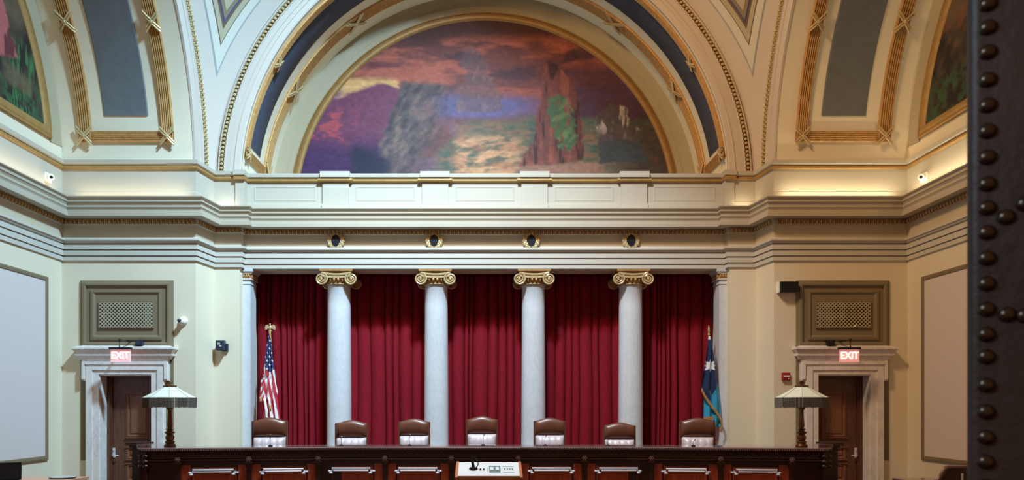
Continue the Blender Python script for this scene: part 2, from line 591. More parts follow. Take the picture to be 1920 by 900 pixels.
def cross_tie(t, d0, d1, side, r, parent):
    """crossed ribbon tie over a reeded band"""
    m_ = MB()
    dd = (d1 - d0)
    wt = dd * 0.5 / r * 1.25
    for a, b in (((d0 - 0.02, t - wt), (d1 + 0.02, t + wt)), ((d0 - 0.02, t + wt), (d1 + 0.02, t - wt))):
        for off in (-0.03, 0.03):
            pth = []
            for q in np.linspace(0, 1, 9):
                bulge = 0.075 + 0.02 * math.sin(q * PI)
                pth.append(ab(r - bulge, a[1] + (b[1] - a[1]) * q + off / r, a[0] + (b[0] - a[0]) * q, side))
            m_.tube(pth, 0.02, 5)
    c = ab(r - 0.10, t, (d0 + d1) / 2, side)
    m_.ball(c, 0.035, 0.035, 0.035, 6, 4)
    return on_ceil(m_, 'crossed_ribbon', M['gold_pale'], True, parent)


def fret_frame(side, r, pairs, tb, ties):
    """gilt reeded frame on a soffit: two arcs and the bar across their foot (and its twin at the far foot)"""
    for d0, d1 in pairs:
        o = on_ceil(arc(MB(), reeds(r, d0, d1), side, tb[0], PI - tb[0], 90, True), 'reeded_frame', M['gold'], True)
        fr = o
        for t in ties:
            for tt in (t, PI - t):
                c = cross_tie(tt, d0, d1, side, r, False)
                c.parent = fr
    for sgn in (0, 1):
        a, b = pairs[0][0], pairs[-1][1]
        m_ = MB()
        n = 5
        for k in range(n):
            t = tb[0] + (tb[1] - tb[0]) * (k + 0.5) / n
            tt = t if not sgn else PI - t
            m_.tube([ab(r - 0.03, tt, a + (b - a) * q, side) for q in (0, 1)], (tb[1] - tb[0]) * r / n * 0.55, 8)
        on_ceil(m_, 'reeded_bar', M['gold'], True)


# back vault
on_ceil(arc(MB(), [(RI, YB + 0.06), (RI, YL), (RI + 0.2, YL), (RI + 0.2, YB + 0.06)], 0, 0, PI, 96, True), 'back_vault', M['vault'], True)
pr = [(5.86, YB + 0.1), (5.86, YB), (5.80, YB), (5.80, YB + 0.035), (5.765, YB + 0.035), (5.76, YB - 0.02), (5.745, YB - 0.02), (5.735, YB + 0.02),
      (5.645, YB + 0.02), (5.635, YB - 0.02), (5.615, YB - 0.02), (5.61, YB), (5.50, YB), (5.495, YB + 0.02), (5.43, YB + 0.02), (5.42, YB + 0.0),
      (5.405, YB + 0.0), (5.40, YB + 0.02), (RI + 0.02, YB + 0.03), (RI, YB + 0.05), (RI, YB + 0.1), (5.6, YB + 0.2)]
on_ceil(arc(MB(), pr, 0, 0, PI, 96), 'back_archivolt', M['arch'])


def beads(side, r, d, n):
    m_ = MB()
    for k in range(n):
        t = PI * (k + 0.5) / n
        if side and t > PI * 0.6:
            continue
        c = ab(r, t, d, side)
        m_.ball(c, *((0.036, 0.036, 0.036) if side == 0 else (0.062, 0.034, 0.034)), 6, 4)
        for o_ in (-0.055, 0.055):
            m_.ball(ab(r + o_, t + 0.5 * PI / n, d, side), 0.022, 0.022, 0.022, 5, 3)
    return stuff(on_ceil(m_, 'bead_moulding', M['gold_pale'], True))


on_ceil(arc(MB(), [(5.755, YB + 0.012), (5.63, YB + 0.012)], 0, 0, PI, 96), 'bead_seat', M['line_dark'], True)
beads(0, 5.69, YB - 0.005, 200)
fret_frame(0, RI, [(15.36, 15.54), (16.62, 16.98)], (0.098, 0.139), [0.118, 0.52, 0.94, 1.36])
on_ceil(arc(MB(), [(RI - 0.004, 15.63), (RI - 0.012, 15.64), (RI - 0.012, 16.30), (RI - 0.004, 16.31)], 0, 0.16, PI - 0.16, 90), 'blue_band', M['blue'], True)
# side vaults
for s in (-1, 1):
    on_ceil(arc(MB(), [(RL, XS + 0.01), (RL, XW), (RL + 0.2, XW), (RL + 0.2, XS + 0.01)], s, 0, PI, 96, True), 'side_vault', M['vault'], True)
    pr = [(5.90, XS + 0.08), (5.90, XS - 0.02), (5.80, XS - 0.02), (5.80, XS + 0.02), (5.765, XS + 0.02), (5.76, XS - 0.04), (5.745, XS - 0.04), (5.735, XS),
          (5.645, XS), (5.635, XS - 0.04), (5.615, XS - 0.04), (5.61, XS - 0.02), (5.50, XS - 0.02), (5.495, XS), (5.36, XS), (5.35, XS - 0.015), (RL - 0.01, XS - 0.015), (RL - 0.01, XS + 0.03), (5.6, XS + 0.1)]
    on_ceil(arc(MB(), pr, s, 0, PI, 96), 'side_archivolt', M['arch'])
    on_ceil(arc(MB(), [(5.755, XS - 0.008), (5.63, XS - 0.008)], s, 0, PI, 96), 'bead_seat', M['line_dark'], True)
    beads(s, 5.69, XS - 0.055, 200)
    fret_frame(s, RL, [(6.38, 6.62), (8.06, 8.32)], (0.097, 0.139), [0.118, 0.526, 0.935, 1.34])
    on_ceil(arc(MB(), [(RL - 0.003, 6.88), (RL - 0.02, 6.90), (RL - 0.02, 7.77), (RL - 0.003, 7.79)], s, 0.197, PI - 0.197, 90), 'slate_band', M['slate'], True)

# pendentives
RP, XP = 5.83, 5.97


def pend(s, m_, inset, raise_, h0=0.0, h1=5.3, nh=40, nt=14):
    rows = []
    hs = np.linspace(h0, h1, nh)
    for h in hs:
        q = math.sqrt(RP * RP - h * h)
        p1, p2 = (XP - 0.02, q), (q, YB - YC + 0.0)
        f1, f2 = math.atan2(p1[1], p1[0]), math.atan2(p2[1], p2[0])
        r1, r2 = math.hypot(*p1), math.hypot(*p2)
        L = (f2 - f1) * (r1 + r2) / 2
        if L < 2 * inset:
            continue
        e = inset / L
        row = []
        for t in np.linspace(e, 1 - e, nt):
            r = r1 + (r2 - r1) * t - raise_
            f = f1 + (f2 - f1) * t
            row.append((s * r * math.cos(f), YC + r * math.sin(f), ZS + h))
        rows.append(row)
    m_.grid(rows)
    return m_


def apex_h(inset):
    lo, hi = 0.0, 5.3
    for _ in range(40):
        h = (lo + hi) / 2
        q = math.sqrt(RP * RP - h * h)
        f1, f2 = math.atan2(q, XP - 0.02), math.atan2(YB - YC, q)
        L = (f2 - f1) * (math.hypot(XP - 0.02, q) + math.hypot(q, YB - YC)) / 2
        if L < 2 * inset:
            lo = h
        else:
            hi = h
    return hi


for s in (-1, 1):
    on_ceil(pend(s, MB(), 0, 0), 'pendentive', M['arch'], True)
    for k, (ins, mt, nm) in enumerate([(0.345, 'greyline', 'grey_line'), (0.375, 'entab', 'pale_field'), (0.535, 'line_dark', 'dark_line'), (0.55, 'beige', 'beige_field'),
                                       (0.655, 'line_dark', 'dark_line'), (0.70, 'line_blue', 'blue_line'), (0.725, 'taupe', 'taupe_field'), (0.80, 'beige', 'beige_field')]):
        on_ceil(pend(s, MB(), ins, 0.006 * (k + 1), apex_h(ins)), nm, M[mt], True)

# ------------------------------------------------------------------ paintings
rng = np.random.default_rng(11)


def vnoise(x, y, seed):
    r = np.random.default_rng(seed)
    T = r.random((64, 64))
    xi, yi = np.floor(x).astype(int), np.floor(y).astype(int)
    fx, fy = x - xi, y - yi
    fx, fy = fx * fx * (3 - 2 * fx), fy * fy * (3 - 2 * fy)
    g_ = lambda a, b: T[a % 64, b % 64]
    return (g_(xi, yi) * (1 - fx) + g_(xi + 1, yi) * fx) * (1 - fy) + (g_(xi, yi + 1) * (1 - fx) + g_(xi + 1, yi + 1) * fx) * fy


def fbm(x, y, seed, o=5):
    v, a = 0, 0.5
    for k in range(o):
        v = v + a * vnoise(x * 2 ** k, y * 2 ** k, seed + k)
        a *= 0.5
    return v


def L3(c):
    return np.array(lin(c)[:3])


def mixc(C, c, w_):
    return C * (1 - w_[..., None]) + L3(c) * w_[..., None]


def sstep(a, b, x):
    t = np.clip((x - a) / (b - a), 0, 1)
    return t * t * (3 - 2 * t)


def inpoly(x, y, poly):
    """soft-edged polygon: the mean over a small brush footprint"""
    sc = 1.6 if x.max() > 20 else 0.012
    return sum(hardpoly(x + a * sc, y + b * sc, poly).astype(float) for a in (-1, 0, 1) for b in (-1, 0, 1)) / 9


def hardpoly(x, y, poly):
    c = np.zeros_like(x, dtype=bool)
    n = len(poly)
    for i in range(n):
        (x1, y1), (x2, y2) = poly[i], poly[(i + 1) % n]
        k = ((y1 > y) != (y2 > y)) & (x < (x2 - x1) * (y - y1) / (y2 - y1 + 1e-9) + x1)
        c ^= k
    return c


def landscape(x, y):
    """an invented mountain landscape in red, violet and ochre; x 0..690 across, y 0..290 down"""
    n1, n2, n3 = fbm(x / 60, y / 34, 1), fbm(x / 22, y / 12, 9), fbm(x / 110, y / 28, 21)
    xw, yw = x + 26 * (n2 - .5), y + 26 * (n1 - .5)
    C = np.zeros(x.shape + (3,)) + L3((112, 62, 62))
    C = mixc(C, (74, 40, 38), sstep(60, 25, yw + 20 * (n3 - .5)))
    C = mixc(C, (170, 92, 76), sstep(.46, .62, n3) * sstep(20, 50, y) * sstep(175, 110, y))
    C = mixc(C, (66, 44, 62), sstep(.54, .7, n1) * 0.8)
    C = mixc(C, (120, 86, 118), sstep(110, 140, yw) * sstep(.35, .6, n1) * 0.8)
    C = mixc(C, (94, 92, 146), sstep(130, 150, yw) * sstep(190, 165, yw) * sstep(150, 250, x) * sstep(470, 380, x))
    C = mixc(C, (72, 50, 74), sstep(430, 520, xw) * sstep(60, 100, y) * 0.85)
    # glow low on the sky at one side
    C = mixc(C, (214, 166, 108), sstep(60, 90, xw) * sstep(188, 176, xw) * sstep(104, 118, yw) * sstep(160, 140, yw))
    # violet hills
    hill = 130 + 20 * np.sin(x / 31.0) * np.exp(-x / 300) + 18 * (n2 - .5)
    C = mixc(C, (112, 62, 88), sstep(0, 8, y - hill) * sstep(215, 175, xw))
    C = mixc(C, (176, 78, 82), sstep(.5, .62, n2) * sstep(0, 20, y - hill) * sstep(130, 60, xw) * 0.8)
    C = mixc(C, (70, 46, 84), sstep(200, 255, yw) * sstep(190, 140, xw))
    # grey cliff
    edge = 190 - (y - 110) * 0.32
    cliff = sstep(-6, 6, xw - edge) * sstep(108, 124, yw) * sstep(330, 240, xw + (y - 110) * .35)
    C = mixc(C, (88, 78, 82), cliff)
    st = fbm(x / 11 + y / 16, y / 26 - x / 60, 33)
    C = mixc(C, (124, 104, 98), cliff * sstep(.54, .7, st) * .8)
    C = mixc(C, (58, 54, 62), cliff * sstep(.46, .32, st) * .8)
    C = mixc(C, (108, 78, 84), cliff * sstep(.5, .66, n1) * .6)
    C = mixc(C, (40, 40, 62), sstep(235, 262, yw + (150 - xw) * .3) * sstep(80, 110, x) * sstep(190, 150, x))
    # plain with a pale path
    pl = sstep(176, 192, yw) * sstep(280, 320, xw + (y - 190) * .55)
    C = mixc(C, (96, 94, 78), pl)
    C = mixc(C, (66, 88, 78), pl * sstep(.5, .62, n2))
    pa = pl * sstep(205, 225, y + 30 * (n3 - .5)) * sstep(440, 380, xw) * sstep(285, 310, xw + .12 * (y - 200))
    C = mixc(C, (200, 152, 114), pa * sstep(.30, .62, fbm(x / 26 + y / 20, y / 10, 51)))
    C = mixc(C, (150, 100, 80), pl * sstep(.48, .70, fbm(x / 30, y / 10, 61)) * .6)
    C = mixc(C, (60, 46, 48), sstep(560, 640, xw) * sstep(150, 220, y) * .7)
    C = mixc(C, (160, 118, 104), sstep(262, 272, yw) * sstep(380, 430, x) * sstep(600, 540, x) * .8)
    # a distant violet mesa
    me_ = inpoly(xw, yw, [(300, 64), (322, 44), (342, 62), (362, 120), (382, 164), (290, 168), (306, 110)])
    C = mixc(C, (104, 80, 88), me_ * .7)
    C = mixc(C, (140, 112, 108), me_ * sstep(.52, .66, fbm(x / 9, y / 18, 141)) * .35)
    # a russet rock spire with a mossy face, and a pale boulder beside it
    sp = inpoly(x + 14 * (n2 - .5), y + 14 * (n1 - .5), [(450, 104), (464, 74), (484, 88), (512, 118), (526, 180), (530, 262), (480, 268), (408, 272), (438, 222), (448, 150)])
    C = mixc(C, (112, 60, 56), sp * .9)
    C = mixc(C, (148, 84, 74), sp * .8 * sstep(.52, .7, fbm(x / 10, y / 46, 71)))
    C = mixc(C, (62, 34, 40), sp * sstep(.44, .32, fbm(x / 10, y / 46, 71)))
    ms = inpoly(xw, yw, [(462, 152), (480, 146), (502, 152), (514, 200), (518, 238), (500, 246), (484, 232), (466, 196)]) * sstep(.25, .5, fbm(x / 8, y / 14, 131))
    C = mixc(C, (92, 132, 82), ms * .8)
    C = mixc(C, (58, 92, 66), ms * .8 * sstep(.54, .36, fbm((x + y) / 12, y / 30, 81)))
    bo = inpoly(xw, yw, [(552, 178), (572, 152), (604, 160), (626, 200), (640, 250), (652, 268), (560, 270), (556, 220)])
    C = mixc(C, (84, 70, 70), bo * .9)
    C = mixc(C, (170, 158, 150), bo * sstep(.5, .62, fbm(x / 8, y / 34, 91)) * sstep(230, 190, y))
    C = mixc(C, (64, 72, 76), bo * sstep(214, 236, y))
    C *= (0.60 + 0.50 * fbm(x / 7, y / 5, 101, 3) + 0.12 * fbm(x / 3, y / 3, 111, 2))[..., None]
    return np.clip(C, 0, 1)


def dark_garden(x, y, seed, rose):
    """an invented dim garden scene: x metres along from the corner, y metres above its sill"""
    n1, n2 = fbm(x * 2.2 + 9, y * 2.2 + 5, seed), fbm(x * 7 + 3, y * 7, seed + 5)
    C = np.zeros(x.shape + (3,)) + L3((70, 60, 52))
    C = mixc(C, (98, 82, 66), sstep(.48, .66, n1))
    C = mixc(C, (44, 40, 38), sstep(.46, .3, n1))
    C = mixc(C, (54, 78, 56), sstep(.9, .5, y) * sstep(.4, .6, n2))
    if rose:
        C = mixc(C, (58, 112, 66), sstep(1.5, 1.0, y) * sstep(.25, .4, x) * sstep(1.2, .8, x) * sstep(.5, .62, fbm(x * 24, y * 4, seed + 9)))
        C = mixc(C, (100, 84, 66), sstep(.30, .45, y) * sstep(.8, .62, y) * sstep(.3, .45, x) * sstep(1.3, 1.0, x) * .8)
        ro = inpoly(x + .2 * (n2 - .5), y, [(.78, .95), (1.35, .7), (2.0, .7), (1.9, 2.0), (1.35, 2.2), (1.1, 1.5)])
        C = mixc(C, (166, 92, 92), ro * 1.0)
        C = mixc(C, (100, 52, 56), ro * sstep(.5, .4, fbm(x * 10, y * 2, seed + 12)))
        C = mixc(C, (176, 170, 160), inpoly(x + .3 * (n2 - .5), y, [(1.3, 2.0), (2.0, 1.9), (2.0, 2.8), (1.4, 2.6)]) * .8)
        C = mixc(C, (130, 92, 80), sstep(2.6, 3.0, y) * sstep(.5, .6, n1) * .7)
    else:
        C = mixc(C, (116, 70, 60), sstep(.52, .62, n2) * sstep(1.0, 1.5, y) * sstep(2.2, 1.7, y) * .6)
    return np.clip(C * (0.8 + 0.4 * n2[..., None]), 0, 1)


def canvas(mb, xs, ys, keep, to3, colfn, name, parent):
    """a flat painted canvas: a fine grid clipped to its outline; to3 maps grid to space"""
    gx, gy = np.meshgrid(xs, ys)
    C = colfn(gx, gy)
    K = keep(gx, gy)
    H, W = gx.shape
    idx = -np.ones((H, W), int)
    q = K[:-1, :-1] & K[1:, :-1] & K[:-1, 1:] & K[1:, 1:]
    use = np.zeros_like(K)
    use[:-1, :-1] |= q
    use[1:, :-1] |= q
    use[:-1, 1:] |= q
    use[1:, 1:] |= q
    idx[use] = np.arange(use.sum())
    vs = [to3(a, b) for a, b in zip(gx[use], gy[use])]
    r, c = np.nonzero(q)
    mb.v = vs
    mb.f = list(zip(idx[r, c].tolist(), idx[r, c + 1].tolist(), idx[r + 1, c + 1].tolist(), idx[r + 1, c].tolist()))
    cols = np.concatenate([C[use], np.ones((use.sum(), 1))], 1)
    return mb.build(name, M['painting'], parent, colors=cols)


RM = 4.63
mural = tag(empty('lunette_mural', (0, YL, ZS)), 'great semicircular mural of a red and violet mountain landscape under the arch', 'painting')
pm = 350.0 / RM      # photograph-sized units per metre on the mural
canvas(MB(), np.linspace(0, 700, 470), np.linspace(0, 350, 236), lambda x, y: (x - 350) ** 2 + (350 - y) ** 2 < 352 ** 2,
       lambda a, b: ((a - 350) / pm, -0.03, (350 - b) / pm), lambda x, y: landscape(x - 5, y), 'canvas', mural)
fr = MB()
rows = []
prof = [(RM - 0.01, -0.03), (RM, -0.05), (RM + 0.05, -0.075), (RM + 0.12, -0.07), (RM + 0.155, -0.05), (RM + 0.165, -0.07), (RM + 0.185, -0.07), (RM + 0.19, 0.0)]
for t in np.linspace(0, PI, 97):
    rows.append([(-r * math.cos(t), d, r * math.sin(t)) for r, d in prof])
fr.grid(rows)
fr.build('gilt_frame', M['mural_gold'], mural, True)
fr = MB()
rows = []
for t in np.linspace(0, PI, 97):
    rows.append([(-r * math.cos(t), d, r * math.sin(t)) for r, d in [(RM + 0.19, 0.0), (RM + 0.19, -0.035), (RM + 0.30, -0.035), (RM + 0.31, -0.045), (RM + 0.33, -0.045), (RM + 0.34, -0.02), (RI + 0.02, -0.02)]])
fr.grid(rows)
fr.build('beige_border', M['beige'], mural)
for s, nm in ((-1, 'left'), (1, 'right')):
    pt = empty('lunette_painting', (s * XW, YC, 7.27))
    tag(pt, ('dim garden painting in a gilt arched frame, rose drapery and green reeds' if s < 0 else 'dark brown painting in a gilt arched frame beside the studded door'), 'painting', 'lunette paintings on the side walls')
    zb = 7.27 - ZS
    e0 = math.sqrt(RM ** 2 - zb ** 2)
    canvas(MB(), np.linspace(0, 3.6, 150), np.linspace(0, 3.9, 150), lambda x, y: ((e0 - x) ** 2 + (y + zb) ** 2) < (RM + 0.02) ** 2,
           lambda a, b: (-s * 0.03, e0 - a, b), (lambda x, y: dark_garden(x, y, 5, s < 0)), 'canvas', pt)
    # rest of the canvas, out of sight beside the camera
    m_ = MB()
    rows = []
    for y in np.linspace(0, math.sqrt(RM ** 2) - zb - 0.02, 30):
        xx = math.sqrt(max(RM ** 2 - (y + zb) ** 2, 0))
        rows.append([(-s * 0.025, e0 - 3.58, y), (-s * 0.025, -xx, y)])
    m_.grid(rows)
    n_ = len(m_.v)
    m_.build('canvas', M['painting'], pt, colors=np.tile(np.array([[0.06, 0.045, 0.035, 1]]), (n_, 1)))
    fr = MB()
    th0 = math.asin(zb / RM)
    outl = [(-0.01, 0.03), (0.0, 0.05), (0.05, 0.075), (0.12, 0.07), (0.15, 0.05), (0.16, 0.07), (0.185, 0.07), (0.19, 0.0)]
    rows = []
    for t in np.linspace(0, PI, 80):
        # arc part, stopping where it meets the sill bar
        row = []
        for o_, d in outl:
            r = RM + o_
            lim = math.asin((zb - o_) / r)
            tt = lim + (PI - 2 * lim) * t / PI
            row.append((-s * d, r * math.cos(tt), r * math.sin(tt) - zb))
        rows.append(row)
    fr.grid(rows)
    rows = []
    for q in np.linspace(-1, 1, 12):
        row = []
        for o_, d in outl:
            r = RM + o_
            e = math.sqrt(r * r - (zb - o_) ** 2)
            row.append((-s * d, q * e, -o_))
        rows.append(row)
    fr.grid(rows)
    fr.build('gilt_frame', M['gold_flat'], pt, True)
    fr = MB()
    rows = []
    for t in np.linspace(0.08, PI - 0.08, 80):
        rows.append([(-s * d, r * math.cos(t), r * math.sin(t) - zb) for r, d in [(RM + 0.19, 0), (RM + 0.19, 0.03), (RM + 0.235, 0.03), (RM + 0.24, 0.012), (RL + 0.02, 0.012)]])
    fr.grid(rows)
    fr.build('beige_border', M['beige'], pt)

# ------------------------------------------------------------------ columns with gilt capitals
def spiral(sx, y, cx, cz, r0=0.135, turns=2.3, n=44):
    pts, rad = [], []
    for k in range(n):
        q = k / (n - 1)
        an = PI / 2 + sx * (-1) * 2 * PI * turns * q * -1
        r = r0 * (1 - q) ** 0.8 * 0.9 + 0.016
        pts.append((cx + r * math.cos(an), y - 0.03 * q, cz + r * math.sin(an)))
        rad.append(0.024 * (1 - 0.6 * q))
    return pts, rad


def make_column(loc):
    t = empty('ionic_column', loc)
    H = 4.727 - 0.3
    sh = [(0.285, 0.30)]
    for q in np.linspace(0, 1, 10):
        sh.append((0.272 - 0.022 * q ** 1.6, 0.34 + (H - 0.34 - 0.34) * q))
    sh.append((0.262, H - 0.325))
    MB().lathe(sh, seg=40).build('shaft', M['marble'], t, True)
    b = MB().box(-0.4, 0.4, -0.4, 0.4, 0, 0.1)
    b.lathe([(0.38, 0.1), (0.41, 0.13), (0.41, 0.16), (0.37, 0.19), (0.33, 0.2), (0.31, 0.23), (0.33, 0.26), (0.34, 0.28), (0.30, 0.305)], seg=32)
    b.build('base', M['marble'], t, True)
    MB().lathe([(0.25, H - 0.335), (0.285, H - 0.33), (0.295, H - 0.315), (0.285, H - 0.30), (0.26, H - 0.295)], seg=32).build('necking', M['gold_pale'], t, True)
    e = MB()
    e.lathe([(0.26, H - 0.30), (0.275, H - 0.26), (0.31, H - 0.20), (0.31, H - 0.12)], seg=28)
    e.build('echinus', M['gold'], t, True)
    e = MB()
    for k in range(22):
        an = 2 * PI * k / 22
        e.ball((0.315 * math.cos(an), 0.315 * math.sin(an), H - 0.225), 0.03, 0.03, 0.05, 6, 4)
    stuff(e.build('egg_band', M['gold'], t, True))
    a = MB().box(-0.36, 0.36, -0.345, 0.345, H - 0.045, H)
    a.box(-0.34, 0.34, -0.325, 0.325, H - 0.075, H - 0.045)
    a.build('abacus', M['gold'], t)
    for sx in (-1, 1):
        c = MB()
        rows = []
        for q in np.linspace(-0.30, 0.30, 9):
            rr = 0.115 - 0.045 * (1 - (q / 0.30) ** 2)
            rows.append([(sx * 0.325 + rr * math.cos(a_), q, H - 0.21 + rr * math.sin(a_)) for a_ in np.linspace(0, 2 * PI, 18, endpoint=False)])
        i = c.grid(rows, True)
        c.f.append(tuple(i + k for k in range(18)))
        c.f.append(tuple(i + 8 * 18 + k for k in reversed(range(18))))
        cu_ = c.build('scroll_cushion', M['gold'], t, True)
        for sy in (-1, 1):
            pts, rad = spiral(sx, sy * 0.315, sx * 0.325, H - 0.21)
            pts = [(p[0], sy * 0.315 + sy * 0.0, p[2]) for p in pts]
            v = MB().tube(pts, rad, 7)
            v.ball((sx * 0.325, sy * 0.32, H - 0.21), 0.03, 0.02, 0.03, 8, 4)
            v.build('volute', M['gold_pale'], cu_, True)
    for sy in (-1, 1):
        b = MB()
        for dz, r in ((0.0, 0.024), (-0.065, 0.02)):
            b.tube([(0.325 * q, sy * 0.315, H - 0.085 + dz - 0.035 * (1 - q * q)) for q in np.linspace(-1, 1, 13)], r, 6)
        top = [(0.325 * q, H - 0.085 - 0.035 * (1 - q * q)) for q in np.linspace(-1, 1, 13)]
        b.plate(top + [(x, z - 0.065) for x, z in reversed(top)], sy * 0.29, sy * 0.31)
        b.build('canalis', M['gold_pale'], t, True)
    return t


c0 = make_column((COLX[0], 15.685, 0.3))
names = ['white marble column with gilt scrolled capital, nearest the stars and stripes flag', 'white marble column with gilt scrolled capital, second from the stars and stripes flag',
         'white marble column with gilt scrolled capital, second from the dark blue flag', 'white marble column with gilt scrolled capital, nearest the dark blue flag']
for k, x in enumerate(COLX):
    c = c0 if k == 0 else copy_tree(c0)
    c.location = (x, 15.685, 0.3)
    tag(c, names[k], 'column', 'marble columns in front of the red curtain')

# flat marble piers at the ends of the colonnade
for s in (-1, 1):
    t = empty('marble_pilaster', (s * 5.21, 15.6, 0.3))
    tag(t, 'flat white marble pilaster at the curtain edge beside the ' + ('stars and stripes flag' if s < 0 else 'dark blue flag'), 'pilaster', 'marble pilasters at the curtain ends')
    MB().box(-0.08, 0.08, -0.19, 0.19, 0, 4.1).build('shaft', M['marble'], t)
    m_ = MB()
    for e_, z0, z1 in ((0.015, 4.1, 4.13), (0.0, 4.13, 4.2), (0.03, 4.2, 4.225), (0.05, 4.33, 4.37), (0.075, 4.37, 4.427)):
        m_.box(-0.08 - e_, 0.08 + e_, -0.19 - e_, 0.19 + e_, z0, z1)
    m_.build('capital', M['marble'], t)
    m_ = MB().box(-0.1, 0.1, -0.21, 0.21, 4.225, 4.33)
    for k in range(3):
        m_.ball((-0.055 + 0.055 * k, -0.215, 4.275), 0.024, 0.024, 0.045, 6, 4)
    for k in range(6):
        m_.ball((-s * 0.105, -0.17 + 0.068 * k, 4.275), 0.024, 0.024, 0.045, 6, 4)
    m_.build('egg_band', M['gold'], t, True)

# ------------------------------------------------------------------ curtains
cut = [-5.28] + COLX + [5.28]
cl = ['red velvet curtain bay behind the stars and stripes flag', 'red velvet curtain bay between the first and second columns from the stars and stripes flag',
      'middle red velvet curtain bay behind the central chair', 'red velvet curtain bay between the first and second columns from the dark blue flag', 'red velvet curtain bay behind the dark blue flag']
for k in range(5):
    a, b = cut[k] + 0.016, cut[k + 1] - 0.016
    xs, ys = [], []
    x = a
    ph = 0
    while x < b - 1e-3:
        wd = min(random.choice([0.10, 0.17, 0.22, 0.27, 0.31]) * random.uniform(0.9, 1.1), b - x)
        if b - x - wd < 0.08:
            wd = b - x
        dp = random.uniform(0.08, 0.15)
        for q in range(12):
            u = 0.5 - 0.5 * math.cos(PI * q / 12)
            xs.append(x + wd * u)
            ys.append(-dp * (math.sin(PI * u) ** 0.6))
        x += wd
    xs.append(b)
    ys.append(0)
    rows = []
    ph = [random.uniform(0, 6) for _ in range(3)]
    for z in np.linspace(0, 1, 14):
        zz = 0.3 + z * 5.2
        rows.append([(X + 0.012 * math.sin(zz * 1.3 + X * 3 + ph[0]), 16.30 + Yy * (1.0 - 0.25 * z) + 0.015 * math.sin(zz * 2.1 + X * 2 + ph[1]), zz) for X, Yy in zip(xs, ys)])
    m_ = MB()
    m_.grid(rows)
    tag(m_.build('stage_curtain', M['curtain'], None, True), cl[k], 'curtain', 'red velvet curtains behind the columns')


# ------------------------------------------------------------------ doors, surrounds and vent panels
def rect(mb, x0, x1, y0, y1, z0, z1):
    return mb.box(min(x0, x1), max(x0, x1), y0, y1, z0, z1)


